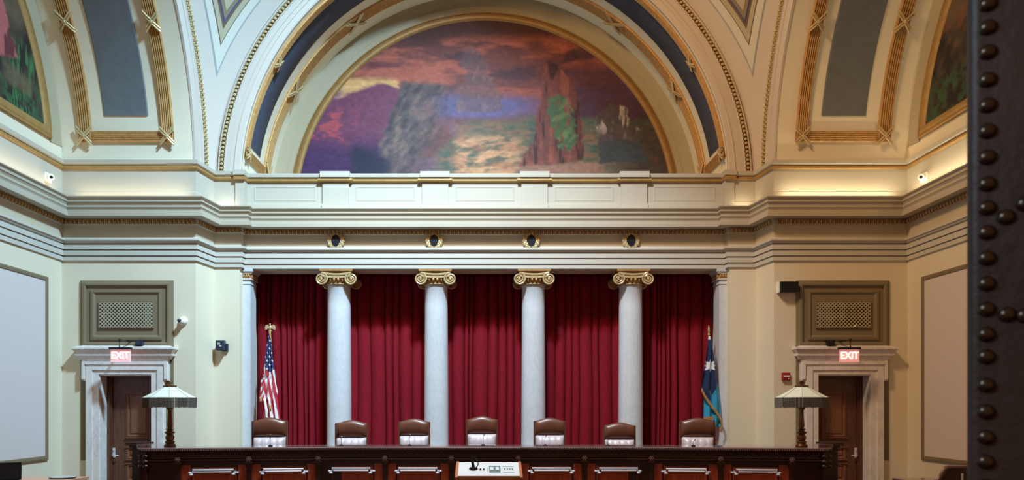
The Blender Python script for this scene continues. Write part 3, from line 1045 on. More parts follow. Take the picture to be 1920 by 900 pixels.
for s in (-1, 1):
    n = 1 if s < 0 else 2
    cx = s * 7.36
    door = structure(empty('door_%d' % n, (cx, A, 0)))
    hw = 0.55
    # marble surround with ears
    m_ = MB()
    for q in (-1, 1):
        rect(m_, q * 0.535, q * 0.80, -0.10, 0.0, 0, DZ1)
        rect(m_, q * 0.525, q * 0.585, -0.07, 0.19, 0, DZ1 - 0.03)
        rect(m_, q * 0.66, q * 0.79, -0.122, -0.09, 0, DZ1 + 0.155)
        rect(m_, q * 0.801, q * 0.885, -0.11, 0.0, DZ1 - 0.13, DZ1 + 0.299)
        rect(m_, q * 0.81, q * 0.875, -0.131, -0.10, DZ1 - 0.10, DZ1 + 0.255)
    rect(m_, -0.80, 0.80, -0.10, 0.0, DZ1, DZ1 + 0.30)
    rect(m_, -0.655, 0.655, -0.126, -0.09, DZ1 + 0.085, DZ1 + 0.16)
    rect(m_, -0.806, 0.806, -0.136, -0.09, DZ1 + 0.20, DZ1 + 0.26)
    rect(m_, -hw + 0.001, hw - 0.001, -0.075, 0.195, DZ1 - 0.03, DZ1 - 0.001)
    m_.build('surround', M['marble_door'], door)
    cor = [(-0.02, 2.687), (0.12, 2.687), (0.135, 2.70), (0.15, 2.745), (0.19, 2.76), (0.20, 2.765), (0.20, 2.80), (0.19, 2.805), (0.20, 2.845), (0.25, 2.885), (0.26, 2.89), (0.26, 2.925), (0.05, 2.985), (-0.02, 2.985)]
    dp = [(-0.82, 0.0), (-0.82, -0.001), (0.82, -0.001), (0.82, 0.0)]
    m_ = MB().sweep(dp, [(p * 0.85, z) for p, z in cor])
    i0 = len(m_.v)
    m_.box(-0.82, 0.82, -0.02, 0, 2.687, 2.98)
    m_.build('cornice', M['marble_door'], door)
    # leaf
    lf = MB()
    rect(lf, -hw + 0.002, hw - 0.002, 0.26, 0.32, 0, DZ1 - 0.004)
    leaf = lf.build('leaf', M['door_wood'], door)
    fr = MB()
    for q in (-1, 1):
        rect(fr, q * (hw - 0.001), q * (hw - 0.08), 0.20, 0.27, 0, DZ1 - 0.002)
        rect(fr, q * (hw - 0.081), q * (hw - 0.11), 0.22, 0.27, 0, DZ1 - 0.05)
    rect(fr, -hw + 0.082, hw - 0.082, 0.205, 0.27, DZ1 - 0.07, DZ1 - 0.003)
    fr.build('door_frame', M['door_wood'], door)
    px0, px1 = -0.18 - (0.02 if s > 0 else -0.06), 0.24 - (0.06 if s > 0 else -0.06)
    px0, px1 = (-0.14, 0.34) if s < 0 else (-0.30, 0.20)
    for z0, z1 in ((1.08, 2.02), (0.62, 0.86), (0.16, 0.52)):
        pn = MB().loops(px0, px1, z0, z1, 0.26, [(0, 0), (0.0, 0.012), (0.03, 0.02), (0.05, 0.0), (0.055, -0.004), (0.09, 0.012)]).build('panel', M['door_panel'], leaf)
        ca = MB()
        for zz in (z0 - 0.02, z1 + 0.0):
            rect(ca, px0 - 0.03, px1 + 0.03, 0.225, 0.26, zz, zz + 0.022)
        nb = int((z1 - z0) / 0.035)
        for q in range(nb):
            for xx in (px0 - 0.015, px1 + 0.015):
                ca.ball((xx, 0.25, z0 + (q + 0.5) * (z1 - z0) / nb), 0.013, 0.013, 0.014, 5, 3)
        stuff(ca.build('carved_bead', M['door_panel'], leaf))
    hx = -0.41 if s < 0 else 0.41
    h = MB().box(hx - 0.028, hx + 0.028, 0.245, 0.262, 0.66, 0.86)
    h.ball((hx, 0.24, 0.81), 0.018, 0.012, 0.018, 8, 4)
    h.tube([(hx, 0.25, 0.71), (hx, 0.19, 0.71), (hx + s * -0.03, 0.185, 0.705), (hx - s * 0.13, 0.185, 0.70)], 0.012, 8)
    h.build('door_handle', M['chrome'], leaf, True)
    # taupe panel with perforated vent above the door
    vx0, vx1, vz0, vz1 = -0.955, 0.955, 0.62, 4.32
    vp = empty('vent_panel', (cx, A, 0))
    tag(vp, 'taupe framed panel with mesh vent over the door ' + ('with the steel lever handle' if s < 0 else 'nearest the red fire alarm'), 'vent panel', 'vent panels over the doors')
    m_ = MB()
    for q in (-1, 1):
        rect(m_, q * 0.955, q * 0.80, -0.015, 0.0, vz0, DZ1 + 0.6)
    m_.loops(vx0, vx1, 2.92, vz1, 0.0, [(0, 0.0), (0, 0.03), (0.05, 0.045), (0.06, 0.07), (0.10, 0.075), (0.125, 0.06), (0.13, 0.03)])
    m_.build('frame', M['taupe'], vp)
    inn = MB().loops(-0.73, 0.73, 3.1, 4.12, -0.03, [(0, 0), (0, 0.028), (0.05, 0.035), (0.085, 0.012), (0.095, 0.004)]).build('inner_frame', M['taupe'], vp)
    gz0, gz1, gx = 3.35, 3.87, 0.545
    MB().box(-gx, gx, -0.05, -0.036, gz0, gz1).build('vent_backing', M['void'], inn)
    m_ = MB()
    st = 0.075
    k = -40
    segs = []
    wbar = 0.021
    for sg in (-1, 1):
        for k in range(-30, 31):
            # z - zc = sg*x + c
            c = k * st
            ps = []
            zc = (gz0 + gz1) / 2
            xa, xb = -gx, gx
            za, zb_ = sg * xa + c, sg * xb + c
            lo, hi = gz0 - zc, gz1 - zc
            # clip
            pts2 = []
            for xx in (xa, xb):
                zz = sg * xx + c
                if lo <= zz <= hi:
                    pts2.append((xx, zz))
            for zz in (lo, hi):
                xx = (zz - c) * sg
                if -gx < xx < gx:
                    pts2.append((xx, zz))
            if len(pts2) >= 2 and abs(pts2[0][0] - pts2[1][0]) > 0.01:
                (x1, z1), (x2, z2) = pts2[:2]
                ln = math.hypot(x2 - x1, z2 - z1)
                nx, nz = -(z2 - z1) / ln * wbar / 2, (x2 - x1) / ln * wbar / 2
                m_.plate([(x1 - nx, zc + z1 - nz), (x2 - nx, zc + z2 - nz), (x2 + nx, zc + z2 + nz), (x1 + nx, zc + z1 + nz)], -0.062 - 0.002 * sg, -0.052 - 0.002 * sg)
    stuff(m_.build('grille', M['grille'], inn))
    m_ = MB()
    for z_ in (gz0 - 0.02, gz1):
        m_.box(-gx - 0.02, gx + 0.02, -0.066, -0.034, z_, z_ + 0.02)
    for x_ in (-gx - 0.02, gx):
        m_.box(x_, x_ + 0.02, -0.066, -0.034, gz0, gz1)
    m_.build('grille_rim', M['taupe'], inn)

# ------------------------------------------------------------------ exit signs
for s in (-1, 1):
    px = 226 if s < 0 else 1592.5
    Y = 14.02
    X = (px - CX) / F * Y
    zt = CZ + (CY - 651) / F * Y
    t = empty('exit_sign', (X, Y, zt))
    tag(t, 'lit EXIT sign hanging over the ' + ('doorway on the side of the stars and stripes flag' if s < 0 else 'doorway by the fire alarm'), 'sign', 'lit exit signs over the doors')
    MB().box(-0.215, 0.215, -0.04, 0.04, -0.045, 0.0).build('housing', M['black'], t)
    lit = MB().loops(-0.195, 0.195, -0.30, -0.045, 0.0, [(0, -0.012), (0, 0.008), (0.004, 0.012)]).build('lit_panel', M['exit_panel'], t)
    cu = bpy.data.curves.new('letters', 'FONT')
    cu.body = 'EXIT'
    cu.size = 0.20
    cu.extrude = 0.004
    cu.offset = 0.004
    cu.align_x = 'CENTER'
    cu.align_y = 'CENTER'
    tmp = bpy.data.objects.new('letters_tmp', cu)
    COL.objects.link(tmp)
    bpy.context.view_layer.update()
    me = bpy.data.meshes.new_from_object(tmp.evaluated_get(bpy.context.evaluated_depsgraph_get()))
    bpy.data.objects.remove(tmp)
    me.materials.clear()
    me.materials.append(M['exit_letter'])
    lo = bpy.data.objects.new('letters', me)
    COL.objects.link(lo)
    lo.parent = lit
    lo.rotation_euler = (PI / 2, 0, 0)
    lo.scale = (0.88, 1.0, 1.0)
    lo.location = (0, -0.018, -0.172)
    ar = MB()
    ar.tube([(-0.02 * s * -1, 0, 0), (-0.02 * s * -1, 0, 0.14), (0.02 * s, 0.1, 0.15), (0.02 * s, A - Y - 0.02, 0.15)], 0.016, 8)
    ar.ball((0.02 * s, 0, 0.15), 0.03, 0.03, 0.025, 8, 4)
    ar.build('hanging_arm', M['black'], t, True)
    b = MB()
    bx = -s * 0.20
    b.box(bx - 0.07, bx + 0.07, A - Y - 0.16, A - Y - 0.01, 0.06, 0.17)
    b.box(bx - 0.05, bx + 0.05, A - Y - 0.175, A - Y - 0.16, 0.08, 0.15)
    b.build('junction_box', M['bluegrey'] if s < 0 else M['black'], t)

# ------------------------------------------------------------------ small fittings on the walls
# round white camera on the door wall
p = P(344, 602, A)
t = tag(empty('dome_camera', (p[0], A, p[2])), 'small round white camera with dark lens on the cream wall', 'camera')
MB().lathe([(0.085, 0), (0.09, 0.02), (0.08, 0.05), (0.05, 0.07)], seg=20).xf(Matrix.Rotation(PI / 2, 4, 'X')).build('mount', M['white'], t, True)
MB().ball((-0.01, -0.10, -0.015), 0.06, 0.07, 0.06, 14, 8).build('camera_body', M['white'], t, True)
MB().ball((-0.02, -0.15, -0.005), 0.045, 0.04, 0.04, 12, 6).build('lens', M['bluegrey'], t, True)
# dark box camera on the pier
p = P(420, 650, YB)
t = tag(empty('box_camera', (p[0], YB, p[2])), 'dark blue grey box camera on a bracket, on the pale pier', 'camera')
MB().box(-0.02, 0.10, -0.06, 0.0, -0.10, 0.06).build('bracket', M['bluegrey'], t)
m_ = MB().loops(-0.11, 0.06, -0.09, 0.12, -0.06, [(0, -0.01), (0, 0.13), (0.02, 0.15), (0.035, 0.15), (0.04, 0.135)])
m_.build('camera_body', M['bluegrey'], t)
m_ = MB().box(-0.07, -0.01, -0.20, -0.17, 0.03, 0.08)
m_.box(-0.03, 0.03, -0.205, -0.18, -0.015, 0.015)
m_.build('lens', M['chrome'], t)
# black box above the fire alarm
p = P(1474, 539.5, A)
t = tag(empty('wall_speaker', (p[0], A, p[2])), 'flat black box on the wall against the corner of the taupe vent panel', 'speaker')
MB().loops(-0.18, 0.19, -0.10, 0.10, 0.0, [(0, 0), (0, 0.16), (0.015, 0.175), (0.02, 0.17)]).build('case', M['black'], t)
MB().box(-0.195, -0.18, -0.12, 0.0, -0.11, 0.11).build('end_plate', M['white'], t)
# fire alarm
p = P(1472.5, 706, A)
t = tag(empty('fire_alarm', (p[0], A, p[2])), 'small square red fire alarm box with a white strip on the tan wall', 'fire alarm')
MB().loops(-0.08, 0.08, -0.08, 0.08, 0.0, [(0, 0), (0, 0.05), (0.01, 0.06)]).build('case', M['red'], t)
MB().box(-0.06, 0.06, -0.068, -0.058, -0.01, 0.022).build('pull_strip', M['white'], t)
MB().ball((0.045, -0.06, -0.05), 0.012, 0.01, 0.012, 8, 4).build('keyhole', M['white'], t)
# scrap on the vent
p = P(1602, 611, A - 0.07)
tag(MB().plate([(p[0] - 0.04, p[2] - 0.03), (p[0] + 0.02, p[2] - 0.02), (p[0] + 0.05, p[2] + 0.035), (p[0] - 0.01, p[2] + 0.01)], A - 0.085, A - 0.07).build('paper_scrap', M['white']),
    'tiny white scrap caught on the mesh vent', 'scrap')
# small lamps on the attic of the side walls
for s in (-1, 1):
    Yv = XW * F / (821 if s < 0 else 826)
    z = CZ + (760 - 333) / F * Yv
    t = empty('attic_camera', (s * XW, Yv, z))
    tag(t, 'small white camera on the ivory attic ' + ('under the garden painting' if s < 0 else 'under the dark brown painting'), 'camera', 'white cameras on the side wall attics')
    MB().box(*sorted((-s * 0.0, -s * 0.04)), -0.09, 0.09, -0.09, 0.09).build('mount', M['white'], t)
    m_ = MB().tube([(-s * 0.04, 0, 0), (-s * 0.16, -0.12, -0.03)], [0.05, 0.062], 12)
    m_.build('camera_body', M['white'], t, True)
    MB().tube([(-s * 0.155, -0.115, -0.029), (-s * 0.165, -0.127, -0.032)], [0.03, 0.03], 10).build('lens', M['black'], t, True)
# white cover plate on the tan pier
p = P(1454, 792, A)
# big framed fabric panels on the side walls
for s in (-1, 1):
    t = empty('acoustic_panel', (s * XW, 9.28, 0.67))
    tag(t, ('pale fabric wall panel in a taupe frame on the wall nearest the lever handle door' if s < 0 else 'pinkish fabric wall panel in a taupe frame next to the studded leather door'), 'wall panel', 'framed fabric panels on the side walls')
    R_ = Matrix.Rotation(PI / 2 if s < 0 else -PI / 2, 4, 'Z')
    Lh = 14.0 - 9.28
    m_ = MB().loops(-Lh, Lh, 0, 3.63, 0, [(0, 0), (0, 0.035), (0.03, 0.04), (0.075, 0.035), (0.085, 0.012)], cap=False).xf(R_)
    m_.build('frame', M['taupe'], t)
    m_ = MB().box(-Lh + 0.08, Lh - 0.08, -0.02, 0.0, 0.08, 3.55).xf(R_)
    m_.build('fabric', M['panel_fab'], t)

# ------------------------------------------------------------------ the long bench
BP = [(-5.86, 11.95), (-5.17, 10.62), (-2.2, 11.02), (2.2, 11.02), (5.17, 10.62), (5.86, 11.95)]
ZT = 1.105
bench = tag(empty('judges_bench', (0, 11.3, 0)), 'long dark mahogany bench with carved frieze and steel rails across the room', 'bench')


def on_bench(mb, name, m, smooth=False):
    o = mb.build(name, m, None, smooth)
    o.parent = bench
    o.matrix_parent_inverse = Matrix.Translation(bench.location).inverted()
    return o


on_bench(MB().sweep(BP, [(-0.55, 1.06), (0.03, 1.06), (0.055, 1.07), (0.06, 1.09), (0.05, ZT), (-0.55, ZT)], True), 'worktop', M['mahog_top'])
on_bench(MB().sweep(BP, [(-0.3, 1.06), (0.03, 1.06), (0.025, 1.045), (0.0, 1.03), (-0.01, 0.97), (0.0, 0.94), (0.02, 0.925), (0.025, 0.905), (0.005, 0.89), (-0.02, 0.88), (-0.02, 0.85), (-0.3, 0.85)], True), 'frieze', M['mahog'])
on_bench(MB().sweep(BP, [(-0.5, 0.02), (-0.04, 0.02), (-0.04, 0.86), (-0.5, 0.86)], True), 'carcass', M['mahog'])
on_bench(MB().sweep(BP, [(-0.5, 0.0), (0.0, 0.0), (0.0, 0.14), (-0.015, 0.17), (-0.04, 0.18), (-0.5, 0.18)], True), 'plinth', M['mahog'])
m_ = MB()
for c, d, nn in along(BP[1:5], 0.034, 0.052):
    k = len(m_.v)
    m_.ball((c.x, c.y, 1.072), 0.013, 0.013, 0.016, 5, 3)
stuff(on_bench(m_, 'bead_edge', M['mahog_top'], True))
m_ = MB()
for c, d, nn in along(BP[1:5], 0.09, 0.0):
    k = len(m_.v)
    m_.ball((0, 0, 0), 0.036, 0.014, 0.022, 6, 4)
    m_.xf(Matrix.Translation((c.x, c.y, 0.99)) @ Matrix.Rotation(math.atan2(d.y, d.x), 4, 'Z'), k)
stuff(on_bench(m_, 'carved_leaf_band', M['mahog'], True))


def on_front(sv):
    """point and direction on the bench front at a distance sv from the middle"""
    pts = [Vector(p) for p in BP]
    if abs(sv) <= 2.2:
        return Vector((sv, 11.02)), 0.0
    sg = 1 if sv > 0 else -1
    a, b = Vector((sg * 2.2, 11.02)), Vector((sg * 5.17, 10.62))
    d = (b - a).normalized()
    q = a + d * (abs(sv) - 2.2)
    return q, -sg * math.atan2(0.40, 2.97)


BAYS = [-4.16, -3.12, -2.08, -1.04, 0, 1.04, 2.08, 3.12, 4.16]
for sv in BAYS:
    q, an = on_front(sv)
    T = Matrix.Translation((q.x, q.y + 0.04, 0)) @ Matrix.Rotation(an, 4, 'Z')
    on_bench(MB(T).loops(-0.33, 0.33, 0.24, 0.80, 0.0, [(0, 0), (0, 0.02), (0.02, 0.028), (0.035, 0.01), (0.04, 0.006)]), 'panel', M['mahog_red'])
    for q_ in (-1, 1):
        on_bench(MB(T).loops(q_ * 0.425 - 0.075, q_ * 0.425 + 0.075, 0.20, 0.84, 0.0, [(0, 0), (0, 0.025), (0.01, 0.03)]), 'stile', M['mahog_red'])
    if sv != 0:
        m_ = MB(T)
        m_.tube([(-0.30, -0.10, 0.768), (0.30, -0.10, 0.768)], 0.016, 10)
        m_.tube([(-0.27, -0.13, 0.735), (0.27, -0.13, 0.735)], 0.014, 10)
        rail = on_bench(m_, 'steel_rail', M['chrome'], True)
        for q_ in (-1, 1):
            m_ = MB(T)
            m_.tube([(q_ * 0.31, 0.0, 0.735), (q_ * 0.31, -0.15, 0.71)], 0.018, 8)
            m_.ball((q_ * 0.345, -0.07, 0.722), 0.03, 0.03, 0.018, 8, 5)
            m_.ball((q_ * 0.305, -0.15, 0.702), 0.032, 0.03, 0.018, 8, 5)
            m_.build('rail_knob', M['chrome'], rail, True)
for sv in [-4.68, -3.64, -2.6, -1.56, -0.52, 0.52, 1.56, 2.6, 3.64, 4.68]:
    q, an = on_front(sv)
    T = Matrix.Translation((q.x, q.y, 0)) @ Matrix.Rotation(an, 4, 'Z')
    m_ = MB(T)
    for k in range(6):
        m_.ball((0.028 * math.cos(k * PI / 3), -0.03, 0.925 + 0.028 * math.sin(k * PI / 3)), 0.017, 0.016, 0.017, 6, 4)
    m_.ball((0, -0.04, 0.925), 0.016, 0.016, 0.016, 6, 4)
    on_bench(m_, 'rosette', M['mahog_top'], True)
    m_ = MB(T).box(-0.05, 0.05, -0.03, 0.06, 0.80, 0.90)
    m_.box(-0.065, 0.065, -0.045, 0.06, 0.86, 0.885)
    m_.box(-0.04, 0.04, -0.005, 0.06, 0.18, 0.80)
    on_bench(m_, 'pilaster', M['mahog'])
for s in (-1, 1):
    q, an = Vector((s * 5.13, 10.66)), 0
    m_ = MB()
    rect(m_, s * 5.10, s * 5.20, 10.60, 10.74, 0, 1.06)
    for z in (0.98, 0.90, 0.83, 0.55, 0.48):
        m_.ball((s * 5.11, 10.60, z), 0.045, 0.035, 0.03, 10, 5)
        m_.ball((s * 5.19, 10.62, z), 0.045, 0.035, 0.03, 10, 5)
    on_bench(m_, 'end_post', M['mahog'])
    m_ = MB()
    cxp, cyp = s * 5.84, 11.92
    rect(m_, cxp - 0.09, cxp + 0.09, cyp - 0.09, cyp + 0.09, 0, 1.04)
    rect(m_, cxp - 0.12, cxp + 0.12, cyp - 0.12, cyp + 0.12, 1.04, 1.08)
    rect(m_, cxp - 0.16, cxp + 0.16, cyp - 0.16, cyp + 0.16, 1.08, 1.125)
    on_bench(m_, 'wing_post', M['mahog'])

# ------------------------------------------------------------------ high-backed chairs
def make_chair():
    t = empty('leather_chair', (0, 0, 0))

    def pad(z0, z1, hw, yb, bul, crest, crease, name, m, topround=0.3, parent=t):
        nu, nv = 25, 15
        fr_, bk_ = [], []
        for j in range(nv):
            v = j / (nv - 1)
            f_, b_ = [], []
            for i in range(nu):
                u = -1 + 2 * i / (nu - 1)
                z = z0 + (z1 - z0 + crest * (0.5 + 0.5 * math.cos(PI * u)) ** 0.8) * v
                ed = (1 - abs(u) ** 6) * (1 - abs(2 * v - 1) ** (5 if topround > .25 else 2.2))
                y = yb - bul * max(ed, 0) ** 0.5
                if crease:
                    y += crease * (math.exp(-((u - 0.02) / 0.05) ** 2) + math.exp(-((u - 0.62 + .2 * v) / 0.07) ** 2) + math.exp(-((u + 0.62 - .2 * v) / 0.07) ** 2)) * max(ed, 0) ** .5
                f_.append((hw * u, y, z))
                b_.append((hw * u, yb + 0.05 * max(ed, 0) ** 0.5, z))
            fr_.append(f_)
            bk_.append(b_)
        m_ = MB()
        m_.grid(fr_)
        m_.grid([r[::-1] for r in bk_])
        return m_.build(name, m, parent, 'all')
    # chair faces -Y
    fb = MB()
    out = [(-0.30, 0.40), (0.30, 0.40), (0.30, 1.15)] + [(0.30 - 0.6 * q, 1.155 + 0.062 * (0.5 - 0.5 * math.cos(2 * PI * q)) ** 0.8) for q in np.linspace(0, 1, 17)] + [(-0.30, 1.15)]
    fb.plate(out, 0.02, 0.08)
    fbo = fb.build('backrest', M['leather'], t)
    pad(0.885, 1.16, 0.285, 0.035, 0.085, 0.06, 0, 'headrest', M['leather'], 0.1, fbo)
    pad(0.46, 0.90, 0.27, 0.02, 0.16, 0.0, 0.022, 'back_cushion', M['leather_sheen'], 0.1, fbo)
    st = MB().loops(-0.28, 0.28, -0.56, 0.0, 0.0, [(0, -0.06), (0, 0.02), (0.03, 0.05), (0.08, 0.06)])
    st.xf(Matrix.Translation((0, 0, 0.42)) @ Matrix.Rotation(-PI / 2, 4, 'X') @ Matrix.Scale(1, 4))
    st.build('seat', M['leather'], t)
    for q in (-1, 1):
        a = MB().tube([(q * 0.33, 0.02, 0.62), (q * 0.33, -0.2, 0.66), (q * 0.33, -0.42, 0.65), (q * 0.33, -0.46, 0.58), (q * 0.33, -0.44, 0.42)], 0.03, 8)
        a.build('armrest', M['leather'], t, True)
    MB().lathe([(0.05, 0.08), (0.045, 0.2), (0.03, 0.21), (0.03, 0.38), (0.12, 0.39), (0.12, 0.41)], 0, -0.25, 14).build('pedestal', M['black'], t, True)
    for k in range(5):
        a = 2 * PI * k / 5 + 0.3
        m_ = MB().tube([(0, -0.25, 0.10), (0.28 * math.cos(a), -0.25 + 0.28 * math.sin(a), 0.065)], [0.03, 0.02], 6)
        m_.ball((0.28 * math.cos(a), -0.25 + 0.28 * math.sin(a), 0.03), 0.03, 0.03, 0.03, 8, 5)
        m_.build('base_leg', M['black'], t, True)
    return t


CH = [(505, 783, 66), (658.5, 788, 62), (776, 785, 60), (903.5, 780.5, 60), (1031, 783.5, 60), (1162, 792.5, 61), (1308.5, 783.5, 65)]
clabel = ['brown leather high-backed chair in front of the stars and stripes flag', 'brown leather high-backed chair in front of the column nearest the stars and stripes flag',
          'brown leather high-backed chair overlapping the second column from the stars and stripes flag', 'brown leather high-backed chair in the middle of the row, tallest of them',
          'brown leather high-backed chair overlapping the second column from the dark blue flag', 'lowest brown leather high-backed chair, in front of the column nearest the dark blue flag',
          'brown leather high-backed chair in front of the dark blue flag']
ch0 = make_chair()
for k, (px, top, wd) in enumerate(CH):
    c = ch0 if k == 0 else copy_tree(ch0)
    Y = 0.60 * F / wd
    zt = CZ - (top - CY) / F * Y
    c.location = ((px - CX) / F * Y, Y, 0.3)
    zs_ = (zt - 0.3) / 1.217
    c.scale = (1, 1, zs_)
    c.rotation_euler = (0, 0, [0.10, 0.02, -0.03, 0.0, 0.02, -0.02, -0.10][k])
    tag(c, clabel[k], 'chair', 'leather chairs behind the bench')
# slim microphones on the bench
MIC = [(507, 815), (640, 818), (768, 814), (906, 814), (1022, 816), (1140, 820), (1300, 824)]
mlab = ['chair before the stars and stripes flag', 'second chair from the stars and stripes flag', 'third chair from the stars and stripes flag', 'tall middle chair',
        'third chair from the dark blue flag', 'second chair from the dark blue flag', 'chair in front of the dark blue flag']
for k, (px, py) in enumerate(MIC):
    sv = (px - CX) / F * 11.2
    Y = 11.3 if abs(sv) < 2.2 else 11.3 - (abs(sv) - 2.2) * 0.135
    X = (px - CX) / F * Y
    zt = CZ - (py - CY) / F * Y
    t = empty('gooseneck_microphone', (X, Y, ZT))
    tag(t, 'thin black microphone on the bench, at the ' + mlab[k], 'microphone', 'microphones on the bench')
    MB().lathe([(0.035, 0), (0.035, 0.012), (0.012, 0.02)], seg=12).build('base', M['black'], t, True)
    hgt = zt - ZT
    MB().tube([(0, 0, 0.01), (-0.004, 0, hgt * .4), (0.0, -0.01, hgt * .75), (0.012, -0.03, hgt * .92)], 0.004, 6).build('gooseneck', M['black'], t, True)
    MB().tube([(0.012, -0.03, hgt * .92), (0.016, -0.045, hgt)], [0.008, 0.010], 8).build('capsule', M['black'], t, True)


# ------------------------------------------------------------------ table lamps with fringed shades
def make_lamp():
    t = empty('table_lamp', (0, 0, 0))
    MB().lathe([(0.085, 0), (0.09, 0.02), (0.075, 0.04), (0.06, 0.055), (0.075, 0.075), (0.07, 0.09), (0.045, 0.10)], seg=16).build('base', M['lampbrass'], t, True)
    MB().lathe([(0.045, 0.10), (0.065, 0.13), (0.068, 0.16), (0.05, 0.19), (0.04, 0.20), (0.075, 0.22), (0.08, 0.235), (0.04, 0.25), (0.045, 0.27), (0.07, 0.28), (0.03, 0.295),
                (0.042, 0.33), (0.035, 0.45), (0.028, 0.58), (0.045, 0.60), (0.05, 0.62), (0.02, 0.64), (0.012, 0.98)], seg=14).build('stem', M['lampbrass'], t, True)
    seg = 8
    R0, R1, z0, z1 = 0.385, 0.085, 0.785, 0.965
    ro = PI / 8
    sh = MB()
    rows = []
    for q in np.linspace(0, 1, 5):
        r = R0 + (R1 - R0) * q ** 0.92
        rows.append([(r * math.cos(2 * PI * k / seg + ro), r * math.sin(2 * PI * k / seg + ro), z0 + (z1 - z0) * q) for k in range(seg)])
    sh.grid(rows, True)
    sh.grid([[(x * 0.985, y * 0.985, z - 0.006) for x, y, z in r][::-1] for r in rows], True)
    shd = sh.build('shade', M['shade'], t)
    rb = MB()
    for k in range(seg):
        a = 2 * PI * k / seg + ro
        rb.tube([((R0 + (R1 - R0) * q ** .92 + .003) * math.cos(a), (R0 + (R1 - R0) * q ** .92 + .003) * math.sin(a), z0 + (z1 - z0) * q) for q in np.linspace(0, 1, 5)], 0.004, 5)
    rb.build('shade_rib', M['beige'], shd)
    fg = MB()
    n = 128
    for k in range(n):
        u = k / n * seg
        i, f_ = int(u), u - int(u)
        a, b = 2 * PI * i / seg + ro, 2 * PI * (i + 1) / seg + ro
        x = R0 * ((1 - f_) * math.cos(a) + f_ * math.cos(b))
        y = R0 * ((1 - f_) * math.sin(a) + f_ * math.sin(b))
        ln = 0.155 + random.uniform(-0.006, 0.006)
        fg.tube([(x, y, z0 + 0.004), (x * 0.995, y * 0.995, z0 - ln)], 0.0085, 4)
    stuff(fg.build('fringe', M['fringe'], shd))
    MB().lathe([(0.10, 0.955), (0.10, 0.98), (0.07, 0.985), (0.05, 0.99)], seg=16).build('shade_cap', M['lampbrass'], shd, True)
    m_ = MB().tube([(0, 0, 0.985), (-0.01, 0, 1.01), (-0.035, 0, 1.035), (-0.02, 0, 1.055), (0.0, 0, 1.045), (0.01, 0, 1.02), (0.04, 0, 1.02)], 0.011, 6)
    m_.build('finial', M['lampbrass'], t, True)
    return t


lp = make_lamp()
for s in (-1, 1):
    o = lp if s < 0 else copy_tree(lp)
    o.location = ((318.5 - CX) / F * 10.98 if s < 0 else (1503 - CX) / F * 10.98, 10.98, ZT)
    o.scale = (1, 1, 0.975)
    tag(o, 'fringed pale green lamp on the bench end by the ' + ('stars and stripes flag' if s < 0 else 'dark blue flag'), 'lamp', 'fringed lamps at the bench ends')


# ------------------------------------------------------------------ flags
def tab(tb, y):
    return np.interp(y, [a for a, _ in tb], [b for _, b in tb])


def flag(name, label, px, ptop, YF, left, right, y0, y1, colfn, folds, zfin):
    X = (px - CX) / F * YF
    t = tag(empty(name, (X, YF, 0.3)), label, 'flag')
    ztop = CZ + (CY - ptop) / F * YF - 0.3
    MB().lathe([(0.16, 0), (0.16, 0.03), (0.05, 0.06), (0.03, 0.1), (0.018, 0.11)], seg=16).build('stand', M['gold'], t, True)
    MB().tube([(0, 0, 0.05), (0, 0, ztop)], 0.014, 8).build('pole', M['gold_pale'], t, True)
    NU, NV = 72, 220
    V, C = [], []
    rows = []
    for j in range(NV):
        py = y0 + (y1 - y0) * j / (NV - 1)
        l, r = tab(left, py), tab(right, py)
        row = []
        for i in range(NU):
            u = i / (NU - 1)
            qx = l + (r - l) * u
            dpt = -0.05 - 0.035 * (1 + math.sin(folds * 2 * PI * u + 1.1 + py * 0.02)) * min(1, (py - y0) / 40) - 0.03 * math.sin(PI * u)
            ny = 1.2 * math.sin(u * folds * 9 + 2) * (j / NV) ** 2
            row.append(((qx - px) / F * YF, dpt, CZ + (CY - (py + ny)) / F * YF - 0.3))
            c = colfn(qx, py, u)
            C.append(lin(c))
        rows.append(row)
    m_ = MB()
    m_.grid(rows)
    cl_ = m_.build('cloth', M['flagcloth'], t, 'all', colors=np.array(C))
    return t, cl_


def star(x, y, cx, cy, r0, r1, n):
    a = math.atan2(y - cy, x - cx) + PI / 2
    d = math.hypot(x - cx, y - cy)
    k = (a / (2 * PI / n)) % 1.0
    k = abs(k - 0.5) * 2
    return d < r1 + (r0 - r1) * k ** 1.4


def us_col(x, y, u):
    if y < 641 and x > 507 + (y - 622) * 0.15:
        return (214, 170, 90)
    ce = 700 + (x - 508) * 0.4 - abs(x - 507) * 1.1
    if y < ce and x < 508 + (y - 622) * 0.17 + 2 and x > 501 - (y - 622) * 0.06:
        row = int((y - 636) // 7.5)
        off = 0 if row % 2 else 4.2
        cxs = 496 + off + round((x - 496 - off) / 8.4) * 8.4
        cys = 636 + row * 7.5 + 3.7
        if star(x, y, cxs, cys, 2.4, 1.0, 5):
            return (232, 232, 236)
        return (34, 50, 104)
    s = (x - 507) - (y - 705) * 0.16
    if x < 498 and y < 752:
        s = (y * 0.7 + x) * 0.8
    return (196, 42, 58) if int(math.floor(s / 4.3)) % 2 else (236, 228, 230)


